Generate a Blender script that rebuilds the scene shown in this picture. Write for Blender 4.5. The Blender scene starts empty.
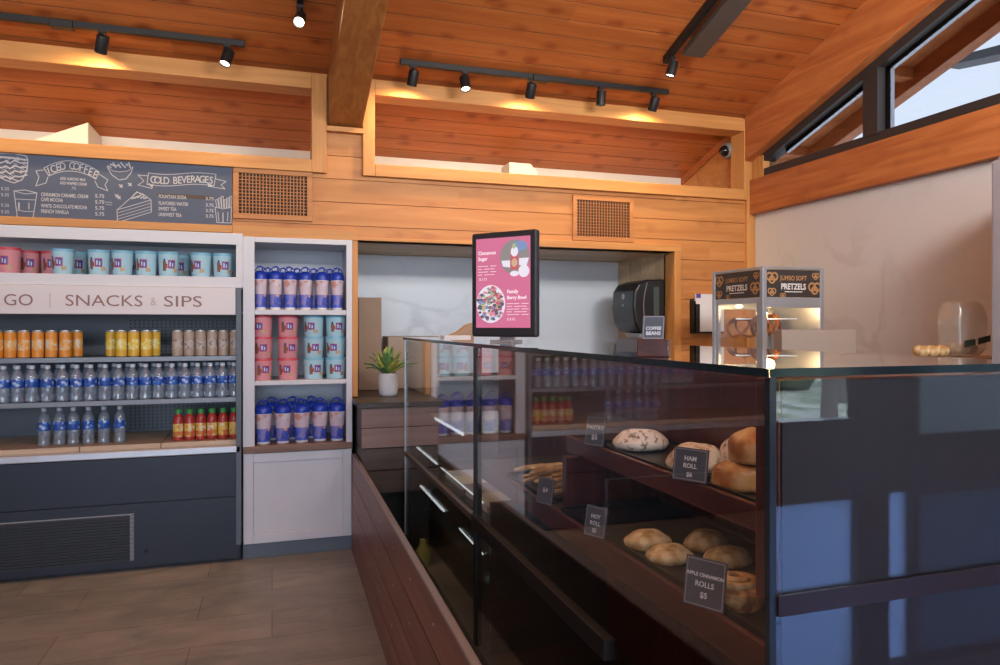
import bpy, math, random
from mathutils import Vector, Matrix
random.seed(7)
COL = bpy.context.scene.collection
PI = math.pi

# ------------------------------------------------------------------ camera geometry
F, TH, ZC, HOR = 710.0, math.radians(17.8), 1.40, 326.0
S, C = math.sin(TH), math.cos(TH)
def ray(px, py):
    dx = px - 500.0
    return (S*F + C*dx, C*F - S*dx, HOR - py)
def atY(px, py, Y):
    r = ray(px, py); t = Y/r[1]
    return Vector((r[0]*t, Y, ZC + r[2]*t))
def atX(px, py, X):
    r = ray(px, py); t = X/r[0]
    return Vector((X, r[1]*t, ZC + r[2]*t))
def atZ(px, py, Z):
    r = ray(px, py); t = (Z-ZC)/r[2]
    return Vector((r[0]*t, r[1]*t, Z))
def xY(px, Y): return atY(px, HOR, Y).x

# ------------------------------------------------------------------ mesh builder
class MB:
    def __init__(s): s.v = []; s.f = []; s.m = []
    def add(s, vs, fs, m=0):
        b = len(s.v); s.v += [Vector(p) for p in vs]
        for f in fs: s.f.append([b+i for i in f]); s.m.append(m)
        return s
    def box(s, x0, x1, y0, y1, z0, z1, m=0):
        vs = [(x0,y0,z0),(x1,y0,z0),(x1,y1,z0),(x0,y1,z0),(x0,y0,z1),(x1,y0,z1),(x1,y1,z1),(x0,y1,z1)]
        return s.add(vs, [(0,3,2,1),(4,5,6,7),(0,1,5,4),(1,2,6,5),(2,3,7,6),(3,0,4,7)], m)
    def hexa(s, vs, m=0):
        return s.add(vs, [(0,3,2,1),(4,5,6,7),(0,1,5,4),(1,2,6,5),(2,3,7,6),(3,0,4,7)], m)
    def obox(s, c, size, M, m=0):
        c = Vector(c); h = [k/2 for k in size]
        vs = []
        for z in (-1,1):
            for x,y in ((-1,-1),(1,-1),(1,1),(-1,1)):
                vs.append(c + M @ Vector((x*h[0], y*h[1], z*h[2])))
        return s.hexa(vs, m)
    def prism(s, pts, ext, m=0):
        pts = [Vector(p) for p in pts]; e = Vector(ext); n = len(pts)
        vs = pts + [p+e for p in pts]
        fs = [tuple(range(n-1,-1,-1)), tuple(range(n,2*n))] + [(i,(i+1)%n,n+(i+1)%n,n+i) for i in range(n)]
        return s.add(vs, fs, m)
    def lathe(s, prof, n=24, c=(0,0,0), ms=None, m=0, cap=True, M=None):
        c = Vector(c); vs = []; fs = []; mm = []
        for r,z in prof:
            for i in range(n):
                a = 2*PI*i/n; p = Vector((r*math.cos(a), r*math.sin(a), z))
                vs.append(c + (M @ p if M else p))
        for j in range(len(prof)-1):
            for i in range(n):
                fs.append((j*n+i, j*n+(i+1)%n, (j+1)*n+(i+1)%n, (j+1)*n+i)); mm.append(ms[j] if ms else m)
        if cap:
            fs.append(tuple(range(n-1,-1,-1))); mm.append(mm[0] if mm else m)
            k = (len(prof)-1)*n; fs.append(tuple(range(k,k+n))); mm.append(mm[len(mm)-2] if mm else m)
        b = len(s.v); s.v += vs
        for f,q in zip(fs,mm): s.f.append([b+i for i in f]); s.m.append(q)
        return s
    def tube(s, pts, r, n=8, m=0, closed=False):
        pts = [Vector(p) for p in pts]; N = len(pts); vs = []; fs = []
        rr = r if isinstance(r,(list,tuple)) else [r]*N
        up = None
        for i,p in enumerate(pts):
            a = pts[(i-1)%N] if (closed or i>0) else p
            b = pts[(i+1)%N] if (closed or i<N-1) else p
            t = (b-a).normalized()
            if up is None:
                up = Vector((0,0,1)) if abs(t.z)<.9 else Vector((1,0,0))
            u = (up - t*up.dot(t))
            if u.length<1e-6: u = t.orthogonal()
            u.normalize(); w = t.cross(u); up = u
            for k in range(n):
                q = 2*PI*k/n; vs.append(p + (u*math.cos(q)+w*math.sin(q))*rr[i])
        for i in range(N if closed else N-1):
            j = (i+1)%N
            for k in range(n):
                fs.append((i*n+k, i*n+(k+1)%n, j*n+(k+1)%n, j*n+k))
        if not closed:
            fs.append(tuple(range(n-1,-1,-1))); fs.append(tuple(range((N-1)*n, N*n)))
        return s.add(vs, fs, m)
    def ell(s, c, r, nu=20, nv=12, m=0, f=None, M=None):
        c = Vector(c); vs = []; fs = []
        for j in range(1,nv):
            th = PI*j/nv
            for i in range(nu):
                a = 2*PI*i/nu
                p = Vector((math.sin(th)*math.cos(a), math.sin(th)*math.sin(a), math.cos(th)))
                if f: p = f(p)
                p = Vector((p.x*r[0], p.y*r[1], p.z*r[2]))
                vs.append(c + (M @ p if M else p))
        t = Vector((0,0,1)); bt = Vector((0,0,-1))
        if f: t = f(t); bt = f(bt)
        for q in (t,bt):
            q = Vector((q.x*r[0],q.y*r[1],q.z*r[2])); vs.append(c + (M @ q if M else q))
        T = (nv-1)*nu; B = T+1
        for i in range(nu):
            fs.append((T, i, (i+1)%nu))
            fs.append((B, (nv-2)*nu+(i+1)%nu, (nv-2)*nu+i))
            for j in range(nv-2):
                fs.append((j*nu+i, (j+1)*nu+i, (j+1)*nu+(i+1)%nu, j*nu+(i+1)%nu))
        return s.add(vs, fs, m)
    def build(s, name, mats, parent=None, org=None, smooth=False, bevel=0, seg=2):
        if org is None: org = parent.matrix_world.translation if parent is not None and parent.parent is None else None
        if org is None and parent is not None:
            p = parent; o = Vector((0,0,0))
            while p is not None: o += p.location; p = p.parent
            org = o
        org = Vector(org) if org is not None else Vector((0,0,0))
        if parent is not None and parent.parent is None: org = Vector(parent.location) if True else org
        me = bpy.data.meshes.new(name)
        me.from_pydata([tuple(p-org) for p in s.v], [], s.f)
        if not isinstance(mats,(list,tuple)): mats = [mats]
        for q in mats: me.materials.append(q)
        me.polygons.foreach_set('material_index', [min(k,len(mats)-1) for k in s.m])
        me.polygons.foreach_set('use_smooth', [bool(smooth)]*len(s.f))
        me.update()
        o = bpy.data.objects.new(name, me); COL.objects.link(o)
        if parent is not None: o.parent = parent
        else: o.location = org
        if smooth and smooth != 'all':
            try: me.set_sharp_from_angle(angle=math.radians(38))
            except Exception: pass
        if bevel:
            b = o.modifiers.new('bevel','BEVEL'); b.width = bevel; b.segments = seg; b.limit_method = 'ANGLE'; b.angle_limit = math.radians(35)
        return o

def tag(o, label=None, cat=None, group=None, kind=None):
    if label: o['label'] = label
    if cat: o['category'] = cat
    if group: o['group'] = group
    if kind: o['kind'] = kind
    return o
def thing(name, loc, label, cat, group=None):
    o = bpy.data.objects.new(name, None); COL.objects.link(o); o.location = loc
    o.empty_display_size = .05
    return tag(o, label, cat, group)
def struct(o): o['kind'] = 'structure'; return o
def copy_tree(o, parent=None):
    c = o.copy(); COL.objects.link(c)
    if parent is not None: c.parent = parent
    for ch in list(KIDS.get(o.name, [])): 
        copy_tree(ch, c)
    return c
KIDS = {}
def kids(o):
    KIDS[o.name] = [q for q in COL.objects if q.parent is o]
    for q in KIDS[o.name]: kids(q)
ORD = ['first','second','third','fourth','fifth','sixth','seventh','eighth','ninth','tenth','eleventh','twelfth','thirteenth',
       'fourteenth','fifteenth','sixteenth','seventeenth','eighteenth','nineteenth','twentieth']
def place(i, n):
    if n == 1: return 'single'
    if i == 0: return 'leftmost'
    if i == n-1: return 'rightmost'
    return ORD[i] + ' from the left'

# ------------------------------------------------------------------ materials
def lin(r,g,b):
    f = lambda c: (c/255/12.92) if c/255<=.04045 else ((c/255+.055)/1.055)**2.4
    return (f(r),f(g),f(b),1)
def newmat(name):
    m = bpy.data.materials.new(name); m.use_nodes = True
    nt = m.node_tree; return m, nt, nt.nodes['Principled BSDF']
def N(nt, t, **k):
    n = nt.nodes.new(t)
    for a,b in k.items(): setattr(n,a,b)
    return n
def plain(name, col, rough=.5, metal=0, spec=.5, emit=None, es=0, var=.06, vs=9, coat=0):
    m, nt, b = newmat(name)
    tc = N(nt,'ShaderNodeTexCoord'); nz = N(nt,'ShaderNodeTexNoise'); nz.inputs['Scale'].default_value = vs; nz.inputs['Detail'].default_value = 4
    nt.links.new(tc.outputs['Object'], nz.inputs['Vector'])
    mr = N(nt,'ShaderNodeMapRange'); mr.inputs['To Min'].default_value = 1-var; mr.inputs['To Max'].default_value = 1+var
    nt.links.new(nz.outputs['Fac'], mr.inputs['Value'])
    mx = N(nt,'ShaderNodeVectorMath', operation='SCALE'); mx.inputs[0].default_value = col[:3]
    nt.links.new(mr.outputs[0], mx.inputs['Scale']); nt.links.new(mx.outputs[0], b.inputs['Base Color'])
    b.inputs['Roughness'].default_value = rough; b.inputs['Metallic'].default_value = metal
    b.inputs['Specular IOR Level'].default_value = spec
    b.inputs['Coat Weight'].default_value = coat
    if emit:
        b.inputs['Emission Color'].default_value = emit; b.inputs['Emission Strength'].default_value = es
    return m
def wood(name, c1, c2, grain='X', board=None, bw=.14, rough=.45, knots=True, bvar=.16, fine=14, spec=.4, coat=0, knotk=.6):
    m, nt, b = newmat(name); L = nt.links.new
    tc = N(nt,'ShaderNodeTexCoord'); mp = N(nt,'ShaderNodeMapping')
    sc = [fine]*3; sc['XYZ'.index(grain)] = 1.0
    L(tc.outputs['Object'], mp.inputs['Vector']); mp.inputs['Scale'].default_value = sc
    bv = None; vec = mp.outputs[0]
    if board:
        sx = N(nt,'ShaderNodeSeparateXYZ'); L(tc.outputs['Object'], sx.inputs[0])
        d = N(nt,'ShaderNodeMath', operation='DIVIDE'); L(sx.outputs['XYZ'.index(board)], d.inputs[0]); d.inputs[1].default_value = bw
        fl = N(nt,'ShaderNodeMath', operation='FLOOR'); L(d.outputs[0], fl.inputs[0])
        # long boards broken into lengths
        g = N(nt,'ShaderNodeMath', operation='DIVIDE'); L(sx.outputs['XYZ'.index(grain)], g.inputs[0]); g.inputs[1].default_value = 2.6
        h = N(nt,'ShaderNodeMath', operation='MULTIPLY_ADD'); L(fl.outputs[0], h.inputs[0]); h.inputs[1].default_value = .37; L(g.outputs[0], h.inputs[2])
        hf = N(nt,'ShaderNodeMath', operation='FLOOR'); L(h.outputs[0], hf.inputs[0])
        cb = N(nt,'ShaderNodeCombineXYZ'); L(fl.outputs[0], cb.inputs[0]); L(hf.outputs[0], cb.inputs[1])
        wn = N(nt,'ShaderNodeTexWhiteNoise', noise_dimensions='3D'); L(cb.outputs[0], wn.inputs['Vector'])
        off = N(nt,'ShaderNodeVectorMath', operation='SCALE'); L(wn.outputs['Color'], off.inputs[0]); off.inputs['Scale'].default_value = 40
        ad = N(nt,'ShaderNodeVectorMath', operation='ADD'); L(mp.outputs[0], ad.inputs[0]); L(off.outputs[0], ad.inputs[1])
        vec = ad.outputs[0]; bv = wn.outputs['Value']
    n1 = N(nt,'ShaderNodeTexNoise'); n1.inputs['Scale'].default_value = 1.6; n1.inputs['Detail'].default_value = 7; n1.inputs['Distortion'].default_value = .9
    L(vec, n1.inputs['Vector'])
    rp = N(nt,'ShaderNodeValToRGB'); rp.color_ramp.elements[0].position = .34; rp.color_ramp.elements[1].position = .68
    rp.color_ramp.elements[0].color = c2; rp.color_ramp.elements[1].color = c1
    L(n1.outputs['Fac'], rp.inputs[0]); col = rp.outputs[0]
    if knots:
        sk = N(nt,'ShaderNodeSeparateXYZ'); L(tc.outputs['Object'], sk.inputs[0]); ck_ = N(nt,'ShaderNodeCombineXYZ')
        ax = board if board else [q for q in 'ZYX' if q != grain][0]
        wob = N(nt,'ShaderNodeTexNoise'); wob.inputs['Scale'].default_value = 9; L(tc.outputs['Object'], wob.inputs['Vector'])
        wa = N(nt,'ShaderNodeMath', operation='MULTIPLY_ADD'); L(wob.outputs['Fac'], wa.inputs[0]); wa.inputs[1].default_value = .10; L(sk.outputs['XYZ'.index(grain)], wa.inputs[2])
        ma_ = N(nt,'ShaderNodeMath', operation='MULTIPLY'); L(wa.outputs[0], ma_.inputs[0]); ma_.inputs[1].default_value = 3.2
        mb_ = N(nt,'ShaderNodeMath', operation='MULTIPLY'); L(sk.outputs['XYZ'.index(ax)], mb_.inputs[0]); mb_.inputs[1].default_value = 4.6
        L(ma_.outputs[0], ck_.inputs[0]); L(mb_.outputs[0], ck_.inputs[1])
        vo = N(nt,'ShaderNodeTexVoronoi', voronoi_dimensions='2D'); vo.inputs['Scale'].default_value = 1.0; L(ck_.outputs[0], vo.inputs['Vector'])
        mr = N(nt,'ShaderNodeMapRange'); mr.inputs['From Min'].default_value = .03; mr.inputs['From Max'].default_value = .20
        mr.inputs['To Min'].default_value = knotk; mr.inputs['To Max'].default_value = 0; L(vo.outputs['Distance'], mr.inputs['Value'])
        mx = N(nt,'ShaderNodeMix', data_type='RGBA'); L(mr.outputs[0], mx.inputs[0]); L(col, mx.inputs[6])
        mx.inputs[7].default_value = (c2[0]*.6,c2[1]*.42,c2[2]*.4,1); col = mx.outputs[2]
    if bv is not None:
        mr2 = N(nt,'ShaderNodeMapRange'); mr2.inputs['To Min'].default_value = 1-bvar; mr2.inputs['To Max'].default_value = 1+bvar; L(bv, mr2.inputs['Value'])
        sc2 = N(nt,'ShaderNodeVectorMath', operation='SCALE'); L(col, sc2.inputs[0]); L(mr2.outputs[0], sc2.inputs['Scale']); col = sc2.outputs[0]
    L(col, b.inputs['Base Color']); b.inputs['Roughness'].default_value = rough; b.inputs['Specular IOR Level'].default_value = spec
    b.inputs['Coat Weight'].default_value = coat
    bp = N(nt,'ShaderNodeBump'); bp.inputs['Strength'].default_value = .08; bp.inputs['Distance'].default_value = .004
    L(n1.outputs['Fac'], bp.inputs['Height']); L(bp.outputs[0], b.inputs['Normal'])
    return m
def marble(name, c1, c2, rough=.35, sc=1.4):
    m, nt, b = newmat(name); L = nt.links.new
    tc = N(nt,'ShaderNodeTexCoord')
    n1 = N(nt,'ShaderNodeTexNoise'); n1.inputs['Scale'].default_value = sc; n1.inputs['Detail'].default_value = 9; n1.inputs['Distortion'].default_value = .5
    L(tc.outputs['Object'], n1.inputs['Vector'])
    a = N(nt,'ShaderNodeMath', operation='SUBTRACT'); L(n1.outputs['Fac'], a.inputs[0]); a.inputs[1].default_value = .5
    ab = N(nt,'ShaderNodeMath', operation='ABSOLUTE'); L(a.outputs[0], ab.inputs[0])
    rp = N(nt,'ShaderNodeValToRGB'); rp.color_ramp.elements[0].position = 0; rp.color_ramp.elements[1].position = .035
    rp.color_ramp.elements[0].color = c2; rp.color_ramp.elements[1].color = c1; L(ab.outputs[0], rp.inputs[0])
    n2 = N(nt,'ShaderNodeTexNoise'); n2.inputs['Scale'].default_value = sc*.9; n2.inputs['Detail'].default_value = 3; L(tc.outputs['Object'], n2.inputs['Vector'])
    mr = N(nt,'ShaderNodeMapRange'); mr.inputs['From Min'].default_value = .45; mr.inputs['From Max'].default_value = .7; L(n2.outputs['Fac'], mr.inputs['Value'])
    mx = N(nt,'ShaderNodeMix', data_type='RGBA'); L(mr.outputs[0], mx.inputs[0]); mx.inputs[6].default_value = c1; L(rp.outputs[0], mx.inputs[7])
    L(mx.outputs[2], b.inputs['Base Color']); b.inputs['Roughness'].default_value = rough
    return m
def clear(name, tint=(1,1,1), f0=.04, rough=0.0, mult=1.0, gtint=(1,1,1), milk=None):
    """glazing: see-through with angle dependent mirror reflection (same for every ray)"""
    m = bpy.data.materials.new(name); m.use_nodes = True; nt = m.node_tree; nt.nodes.clear(); L = nt.links.new
    out = N(nt,'ShaderNodeOutputMaterial'); g = N(nt,'ShaderNodeNewGeometry')
    dt = N(nt,'ShaderNodeVectorMath', operation='DOT_PRODUCT'); L(g.outputs['Incoming'], dt.inputs[0]); L(g.outputs['Normal'], dt.inputs[1])
    ab = N(nt,'ShaderNodeMath', operation='ABSOLUTE'); L(dt.outputs['Value'], ab.inputs[0])
    om = N(nt,'ShaderNodeMath', operation='SUBTRACT'); om.inputs[0].default_value = 1; L(ab.outputs[0], om.inputs[1])
    pw = N(nt,'ShaderNodeMath', operation='POWER'); L(om.outputs[0], pw.inputs[0]); pw.inputs[1].default_value = 5
    ma = N(nt,'ShaderNodeMath', operation='MULTIPLY_ADD'); L(pw.outputs[0], ma.inputs[0]); ma.inputs[1].default_value = (1-f0)*mult; ma.inputs[2].default_value = f0*mult
    tr = N(nt,'ShaderNodeBsdfTransparent'); tr.inputs[0].default_value = (*tint,1)
    gl = N(nt,'ShaderNodeBsdfGlossy'); gl.inputs['Roughness'].default_value = rough; gl.inputs[0].default_value = (*gtint,1)
    mx = N(nt,'ShaderNodeMixShader'); base = tr
    if milk:
        df_ = N(nt,'ShaderNodeBsdfDiffuse'); df_.inputs[0].default_value = milk[1]; base = N(nt,'ShaderNodeMixShader'); base.inputs[0].default_value = milk[0]; L(tr.outputs[0], base.inputs[1]); L(df_.outputs[0], base.inputs[2])
    L(ma.outputs[0], mx.inputs[0]); L(base.outputs[0], mx.inputs[1]); L(gl.outputs[0], mx.inputs[2])
    L(mx.outputs[0], out.inputs[0]); return m
def emis(name, col, s):
    m = bpy.data.materials.new(name); m.use_nodes = True; nt = m.node_tree; nt.nodes.clear()
    o = N(nt,'ShaderNodeOutputMaterial'); e = N(nt,'ShaderNodeEmission'); e.inputs[0].default_value = col; e.inputs[1].default_value = s
    nt.links.new(e.outputs[0], o.inputs[0]); return m
def patches(name, base, cols, scale=26, rough=.35, thr=.5, spec=.5):
    """printed pattern: coloured voronoi patches on a base colour"""
    m, nt, b = newmat(name); L = nt.links.new
    tc = N(nt,'ShaderNodeTexCoord'); vo = N(nt,'ShaderNodeTexVoronoi'); vo.inputs['Scale'].default_value = scale; L(tc.outputs['Object'], vo.inputs['Vector'])
    sx = N(nt,'ShaderNodeSeparateColor'); L(vo.outputs['Color'], sx.inputs[0])
    rp = N(nt,'ShaderNodeValToRGB'); rp.color_ramp.interpolation = 'CONSTANT'
    e = rp.color_ramp.elements; e[0].position = 0; e[0].color = base; e[1].position = thr; e[1].color = cols[0]
    for i,c in enumerate(cols[1:]):
        q = e.new(thr + (1-thr)*(i+1)/len(cols)); q.color = c
    L(sx.outputs[0], rp.inputs[0]); L(rp.outputs[0], b.inputs['Base Color']); b.inputs['Roughness'].default_value = rough
    b.inputs['Specular IOR Level'].default_value = spec
    return m
def pastrymat(name, c1, c2, scale=14, rough=.5, thr=(.4,.6)):
    m, nt, b = newmat(name); L = nt.links.new
    tc = N(nt,'ShaderNodeTexCoord'); n1 = N(nt,'ShaderNodeTexNoise'); n1.inputs['Scale'].default_value = scale; n1.inputs['Detail'].default_value = 6
    L(tc.outputs['Object'], n1.inputs['Vector']); rp = N(nt,'ShaderNodeValToRGB')
    rp.color_ramp.elements[0].position = thr[0]; rp.color_ramp.elements[1].position = thr[1]
    rp.color_ramp.elements[0].color = c1; rp.color_ramp.elements[1].color = c2
    L(n1.outputs['Fac'], rp.inputs[0]); L(rp.outputs[0], b.inputs['Base Color']); b.inputs['Roughness'].default_value = rough
    bp = N(nt,'ShaderNodeBump'); bp.inputs['Strength'].default_value = .3; bp.inputs['Distance'].default_value = .01; L(n1.outputs['Fac'], bp.inputs['Height']); L(bp.outputs[0], b.inputs['Normal'])
    return m

M = {}
M['ceil'] = wood('ceiling_boards', (.45,.138,.034,1), (.36,.092,.021,1), 'X', 'Y', .1333, rough=.42, bvar=.12, knotk=.8)
M['ceil_shade'] = wood('ceiling_joint_shade', (.26,.078,.019,1), (.18,.05,.013,1), 'X', rough=.7, knots=False)  # shadow in the board joints, put into a darker copy of the ceiling wood
M['wall'] = wood('wall_boards', (.58,.255,.078,1), (.47,.185,.050,1), 'X', 'Z', .145, rough=.5, bvar=.10, fine=10, knotk=.3)
M['trim'] = wood('pale_trim', (.60,.285,.088,1), (.50,.215,.06,1), 'X', rough=.5, knots=False)
M['trimz'] = wood('pale_trim_upright', (.60,.285,.088,1), (.50,.215,.06,1), 'Z', rough=.5, knots=False)
M['tan'] = wood('tan_boards', (.62,.46,.29,1), (.50,.36,.21,1), 'X', 'Y', .2, rough=.5, knots=False)
M['beam'] = wood('rafter_wood', (.36,.14,.035,1), (.25,.08,.02,1), 'Y', rough=.45, knotk=.22)
M['beamr'] = wood('red_beam_wood', (.50,.17,.05,1), (.36,.10,.028,1), 'Y', rough=.45, knotk=.22)
M['beamy'] = wood('eave_wood', (.52,.24,.07,1), (.4,.16,.045,1), 'Y', rough=.5)
M['mahog'] = wood('mahogany', (.115,.026,.017,1), (.05,.010,.008,1), 'Y', rough=.3, knots=False, spec=.5, coat=.3)
M['mahogz'] = wood('mahogany_upright', (.115,.026,.017,1), (.05,.010,.008,1), 'Z', rough=.3, knots=False, spec=.5, coat=.3)
M['curb'] = wood('curb_boards', (.20,.085,.062,1), (.12,.045,.034,1), 'Y', 'Z', .15, rough=.38, knots=False, bvar=.12)
M['mauve'] = wood('counter_front', (.26,.17,.145,1), (.19,.115,.10,1), 'X', 'Z', .135, rough=.5, knots=False)
M['darkwood'] = wood('dark_counter', (.06,.042,.034,1), (.035,.025,.02,1), 'X', rough=.4, knots=False)
M['alcove'] = marble('alcove_stone', (.74,.80,.88,1), (.56,.61,.70,1))
M['plaster'] = marble('right_wall_stone', (.60,.585,.585,1), (.48,.465,.46,1), rough=.4, sc=1.5)
M['white'] = plain('white_paint', (.585,.59,.645,1), .4, var=.03)
M['whitew'] = plain('white_duct', (.70,.64,.56,1), .6, var=.03)
M['sign'] = plain('header_white', (.66,.60,.615,1), .35, var=.02)
M['signtxt'] = plain('brown_letters', (.26,.13,.105,1), .5, var=.02)
M['slategrey'] = plain('blue_grey_kick', (.10,.125,.16,1), .5)
M['cool'] = plain('cooler_charcoal', (.012,.017,.033,1), .42, var=.15, vs=3)
M['coolin'] = plain('cooler_inside', (.10,.115,.14,1), .45, var=.1, vs=4)
M['steel'] = plain('shelf_grey', (.20,.21,.23,1), .4, metal=.4)
M['bright'] = plain('bright_trim', (.55,.56,.6,1), .3, metal=.6)
M['deck'] = wood('cooler_deck', (.62,.46,.33,1), (.52,.37,.25,1), 'X', rough=.4, knots=False)
M['black'] = plain('black_metal', (.012,.012,.013,1), .4, spec=.4)
M['blackg'] = plain('black_gloss', (.006,.006,.008,1), .06, spec=.5, var=.02)
M['bronze'] = plain('bronze_frame', (.028,.024,.024,1), .4)
M['fixt'] = plain('fixture_brown', (.065,.050,.044,1), .45)
M['glass'] = clear('case_glass', (.975,.985,.985), mult=1.15)
M['shelfglass'] = clear('shelf_glass', (.90,.96,.95), mult=1.0)
M['winglass'] = clear('window_glass', (.36,.35,.345), mult=.6)
M['bigglass'] = clear('clear_glass', (.96,.97,.98), mult=1.0)
M['pet'] = clear('clear_plastic', (.86,.91,.96), f0=.07, rough=.08, mult=1.3, milk=(.26,(.50,.56,.66,1)))
M['bag'] = clear('plastic_bag', (.92,.90,.88), f0=.08, rough=.25, mult=1.2, milk=(.34,(.6,.56,.5,1)))
M['led'] = emis('led', (.92,.97,1,1), .55)
M['bulb'] = emis('bulb', (1,.86,.62,1), 5)
M['warmled'] = emis('warm_lamp', (1,.72,.36,1), 5)
M['chalk'] = plain('chalk', (.50,.49,.51,1), .9)
M['board'] = plain('chalkboard', (.085,.105,.16,1), .7, var=.12, vs=5)
M['strip'] = plain('menu_strip', (.09,.06,.04,1), .7)
M['steelb'] = plain('brushed_steel', (.42,.45,.53,1), .32, metal=.35, var=.08)
M['alu'] = plain('aluminium', (.46,.49,.54,1), .38, metal=.55)
M['card'] = plain('card_slate', (.075,.08,.10,1), .6)
M['cardr'] = plain('card_border', (.34,.28,.30,1), .6)
M['cardtxt'] = plain('card_print', (.70,.70,.74,1), .7)
M['kraft'] = plain('kraft_board', (.36,.25,.175,1), .8)
M['kraft2'] = plain('pale_carton', (.45,.36,.28,1), .8)
M['taupe'] = plain('taupe_carton', (.33,.265,.215,1), .7)
M['paper'] = plain('paper_white', (.74,.74,.77,1), .8)
M['lime'] = plain('lime_print', (.30,.30,.07,1), .7)
# floor
def floor_mat():
    m, nt, b = newmat('slate_plank_tile'); L = nt.links.new
    tc = N(nt,'ShaderNodeTexCoord'); br = N(nt,'ShaderNodeTexBrick')
    br.inputs['Scale'].default_value = 1; br.inputs['Brick Width'].default_value = .92; br.inputs['Row Height'].default_value = .305
    br.inputs['Mortar Size'].default_value = .0035; br.inputs['Mortar Smooth'].default_value = .2; br.offset = .37
    br.inputs['Color1'].default_value = (.9,.9,.9,1); br.inputs['Color2'].default_value = (1.12,1.1,1.08,1); br.inputs['Mortar'].default_value = (.62,.60,.60,1)
    L(tc.outputs['Object'], br.inputs['Vector'])
    n1 = N(nt,'ShaderNodeTexNoise'); n1.inputs['Scale'].default_value = 3.4; n1.inputs['Detail'].default_value = 12; n1.inputs['Roughness'].default_value = .66; n1.inputs['Distortion'].default_value = 1.2
    mp = N(nt,'ShaderNodeMapping'); mp.inputs['Scale'].default_value = (.8,1.8,1); L(tc.outputs['Object'], mp.inputs['Vector']); L(mp.outputs[0], n1.inputs['Vector'])
    rp = N(nt,'ShaderNodeValToRGB'); rp.color_ramp.elements[0].position = .3; rp.color_ramp.elements[1].position = .72
    rp.color_ramp.elements[0].color = (.142,.134,.134,1); rp.color_ramp.elements[1].color = (.275,.235,.222,1)
    q = rp.color_ramp.elements.new(.5); q.color = (.205,.183,.176,1)
    L(n1.outputs['Fac'], rp.inputs[0])
    mx = N(nt,'ShaderNodeMix', data_type='RGBA', blend_type='MULTIPLY'); mx.inputs[0].default_value = 1; L(rp.outputs[0], mx.inputs[6]); L(br.outputs['Color'], mx.inputs[7])
    L(mx.outputs[2], b.inputs['Base Color']); b.inputs['Roughness'].default_value = .42
    return m
M['floor'] = floor_mat()

# ------------------------------------------------------------------ text / flat drawing helpers
_tc = {}
def text_mesh(s, size, align='LEFT', bold=0.0):
    k = (s,size,align,bold)
    if k in _tc: return _tc[k]
    cu = bpy.data.curves.new('t','FONT'); cu.body = s; cu.size = size; cu.align_x = align; cu.offset = bold; cu.resolution_u = 3
    o = bpy.data.objects.new('t', cu); COL.objects.link(o)
    dg = bpy.context.evaluated_depsgraph_get(); dg.update()
    me = bpy.data.meshes.new_from_object(o.evaluated_get(dg))
    r = ([Vector(v.co) for v in me.vertices], [tuple(p.vertices) for p in me.polygons])
    bpy.data.objects.remove(o); bpy.data.curves.remove(cu); bpy.data.meshes.remove(me)
    _tc[k] = r; return r
class Flat:
    """drawing on a plane: origin o, axes u (right) and v (up); n = outward normal offset"""
    def __init__(s, o, u, v, off=.001):
        s.o = Vector(o); s.u = Vector(u).normalized(); s.v = Vector(v).normalized(); s.n = s.u.cross(s.v); s.mb = MB(); s.off = off
    c = 0
    def P(s, x, y, k=1): return s.o + s.u*x + s.v*y + s.n*(s.off*k + .00006*(s.c%9))
    def text(s, t, x, y, size, align='LEFT', rot=0, bold=0, m=0, sx=1, k=1):
        vs, fs = text_mesh(t, size, align, bold); ca, sa = math.cos(rot), math.sin(rot)
        s.mb.add([s.P(x+(p.x*sx*ca-p.y*sa), y+(p.x*sx*sa+p.y*ca), k) for p in vs], fs, m)
    def line(s, pts, w, m=0, closed=False, k=1):
        if closed: pts = list(pts)+[pts[0]]
        for a,b in zip(pts[:-1], pts[1:]):
            d = Vector((b[0]-a[0], b[1]-a[1])); l = d.length
            if l < 1e-7: continue
            s.c += 1; d /= l; q = Vector((-d.y,d.x))*w/2; e = d*w*.35
            A = (a[0]-e.x,a[1]-e.y); B = (b[0]+e.x,b[1]+e.y)
            s.mb.add([s.P(A[0]-q.x,A[1]-q.y,k),s.P(B[0]-q.x,B[1]-q.y,k),s.P(B[0]+q.x,B[1]+q.y,k),s.P(A[0]+q.x,A[1]+q.y,k)],[(0,1,2,3)],m)
    def poly(s, pts, m=0, k=1): s.c += 1; s.mb.add([s.P(p[0],p[1],k) for p in pts],[tuple(range(len(pts)))],m)
    def rect(s, x0,x1,y0,y1,m=0,k=1): s.poly([(x0,y0),(x1,y0),(x1,y1),(x0,y1)],m,k)
    def disc(s, x,y,rx,ry=None,m=0,n=24,k=1):
        ry = ry or rx; s.poly([(x+rx*math.cos(2*PI*i/n), y+ry*math.sin(2*PI*i/n)) for i in range(n)],m,k)
    def ring(s, x,y,r,w,m=0,n=20,k=1): s.line([(x+r*math.cos(2*PI*i/n), y+r*math.sin(2*PI*i/n)) for i in range(n)],w,m,True,k)

# ================================================================== ROOM
D, XR = 4.545, 3.478            # wall plane with shelves / right wall plane
YB = 5.42                      # outer wall behind the openings
K = .32                        # roof pitch
def zc(Y): return 2.97 + K*(D-Y)
RID = -1.0
XL, YR = -4.2, -4.4; EY = -.42
# floor
struct(MB().box(XL-.3, XR+.3, YR-.3, YB+.3, -.12, 0).build('floor', M['floor']))
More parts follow.
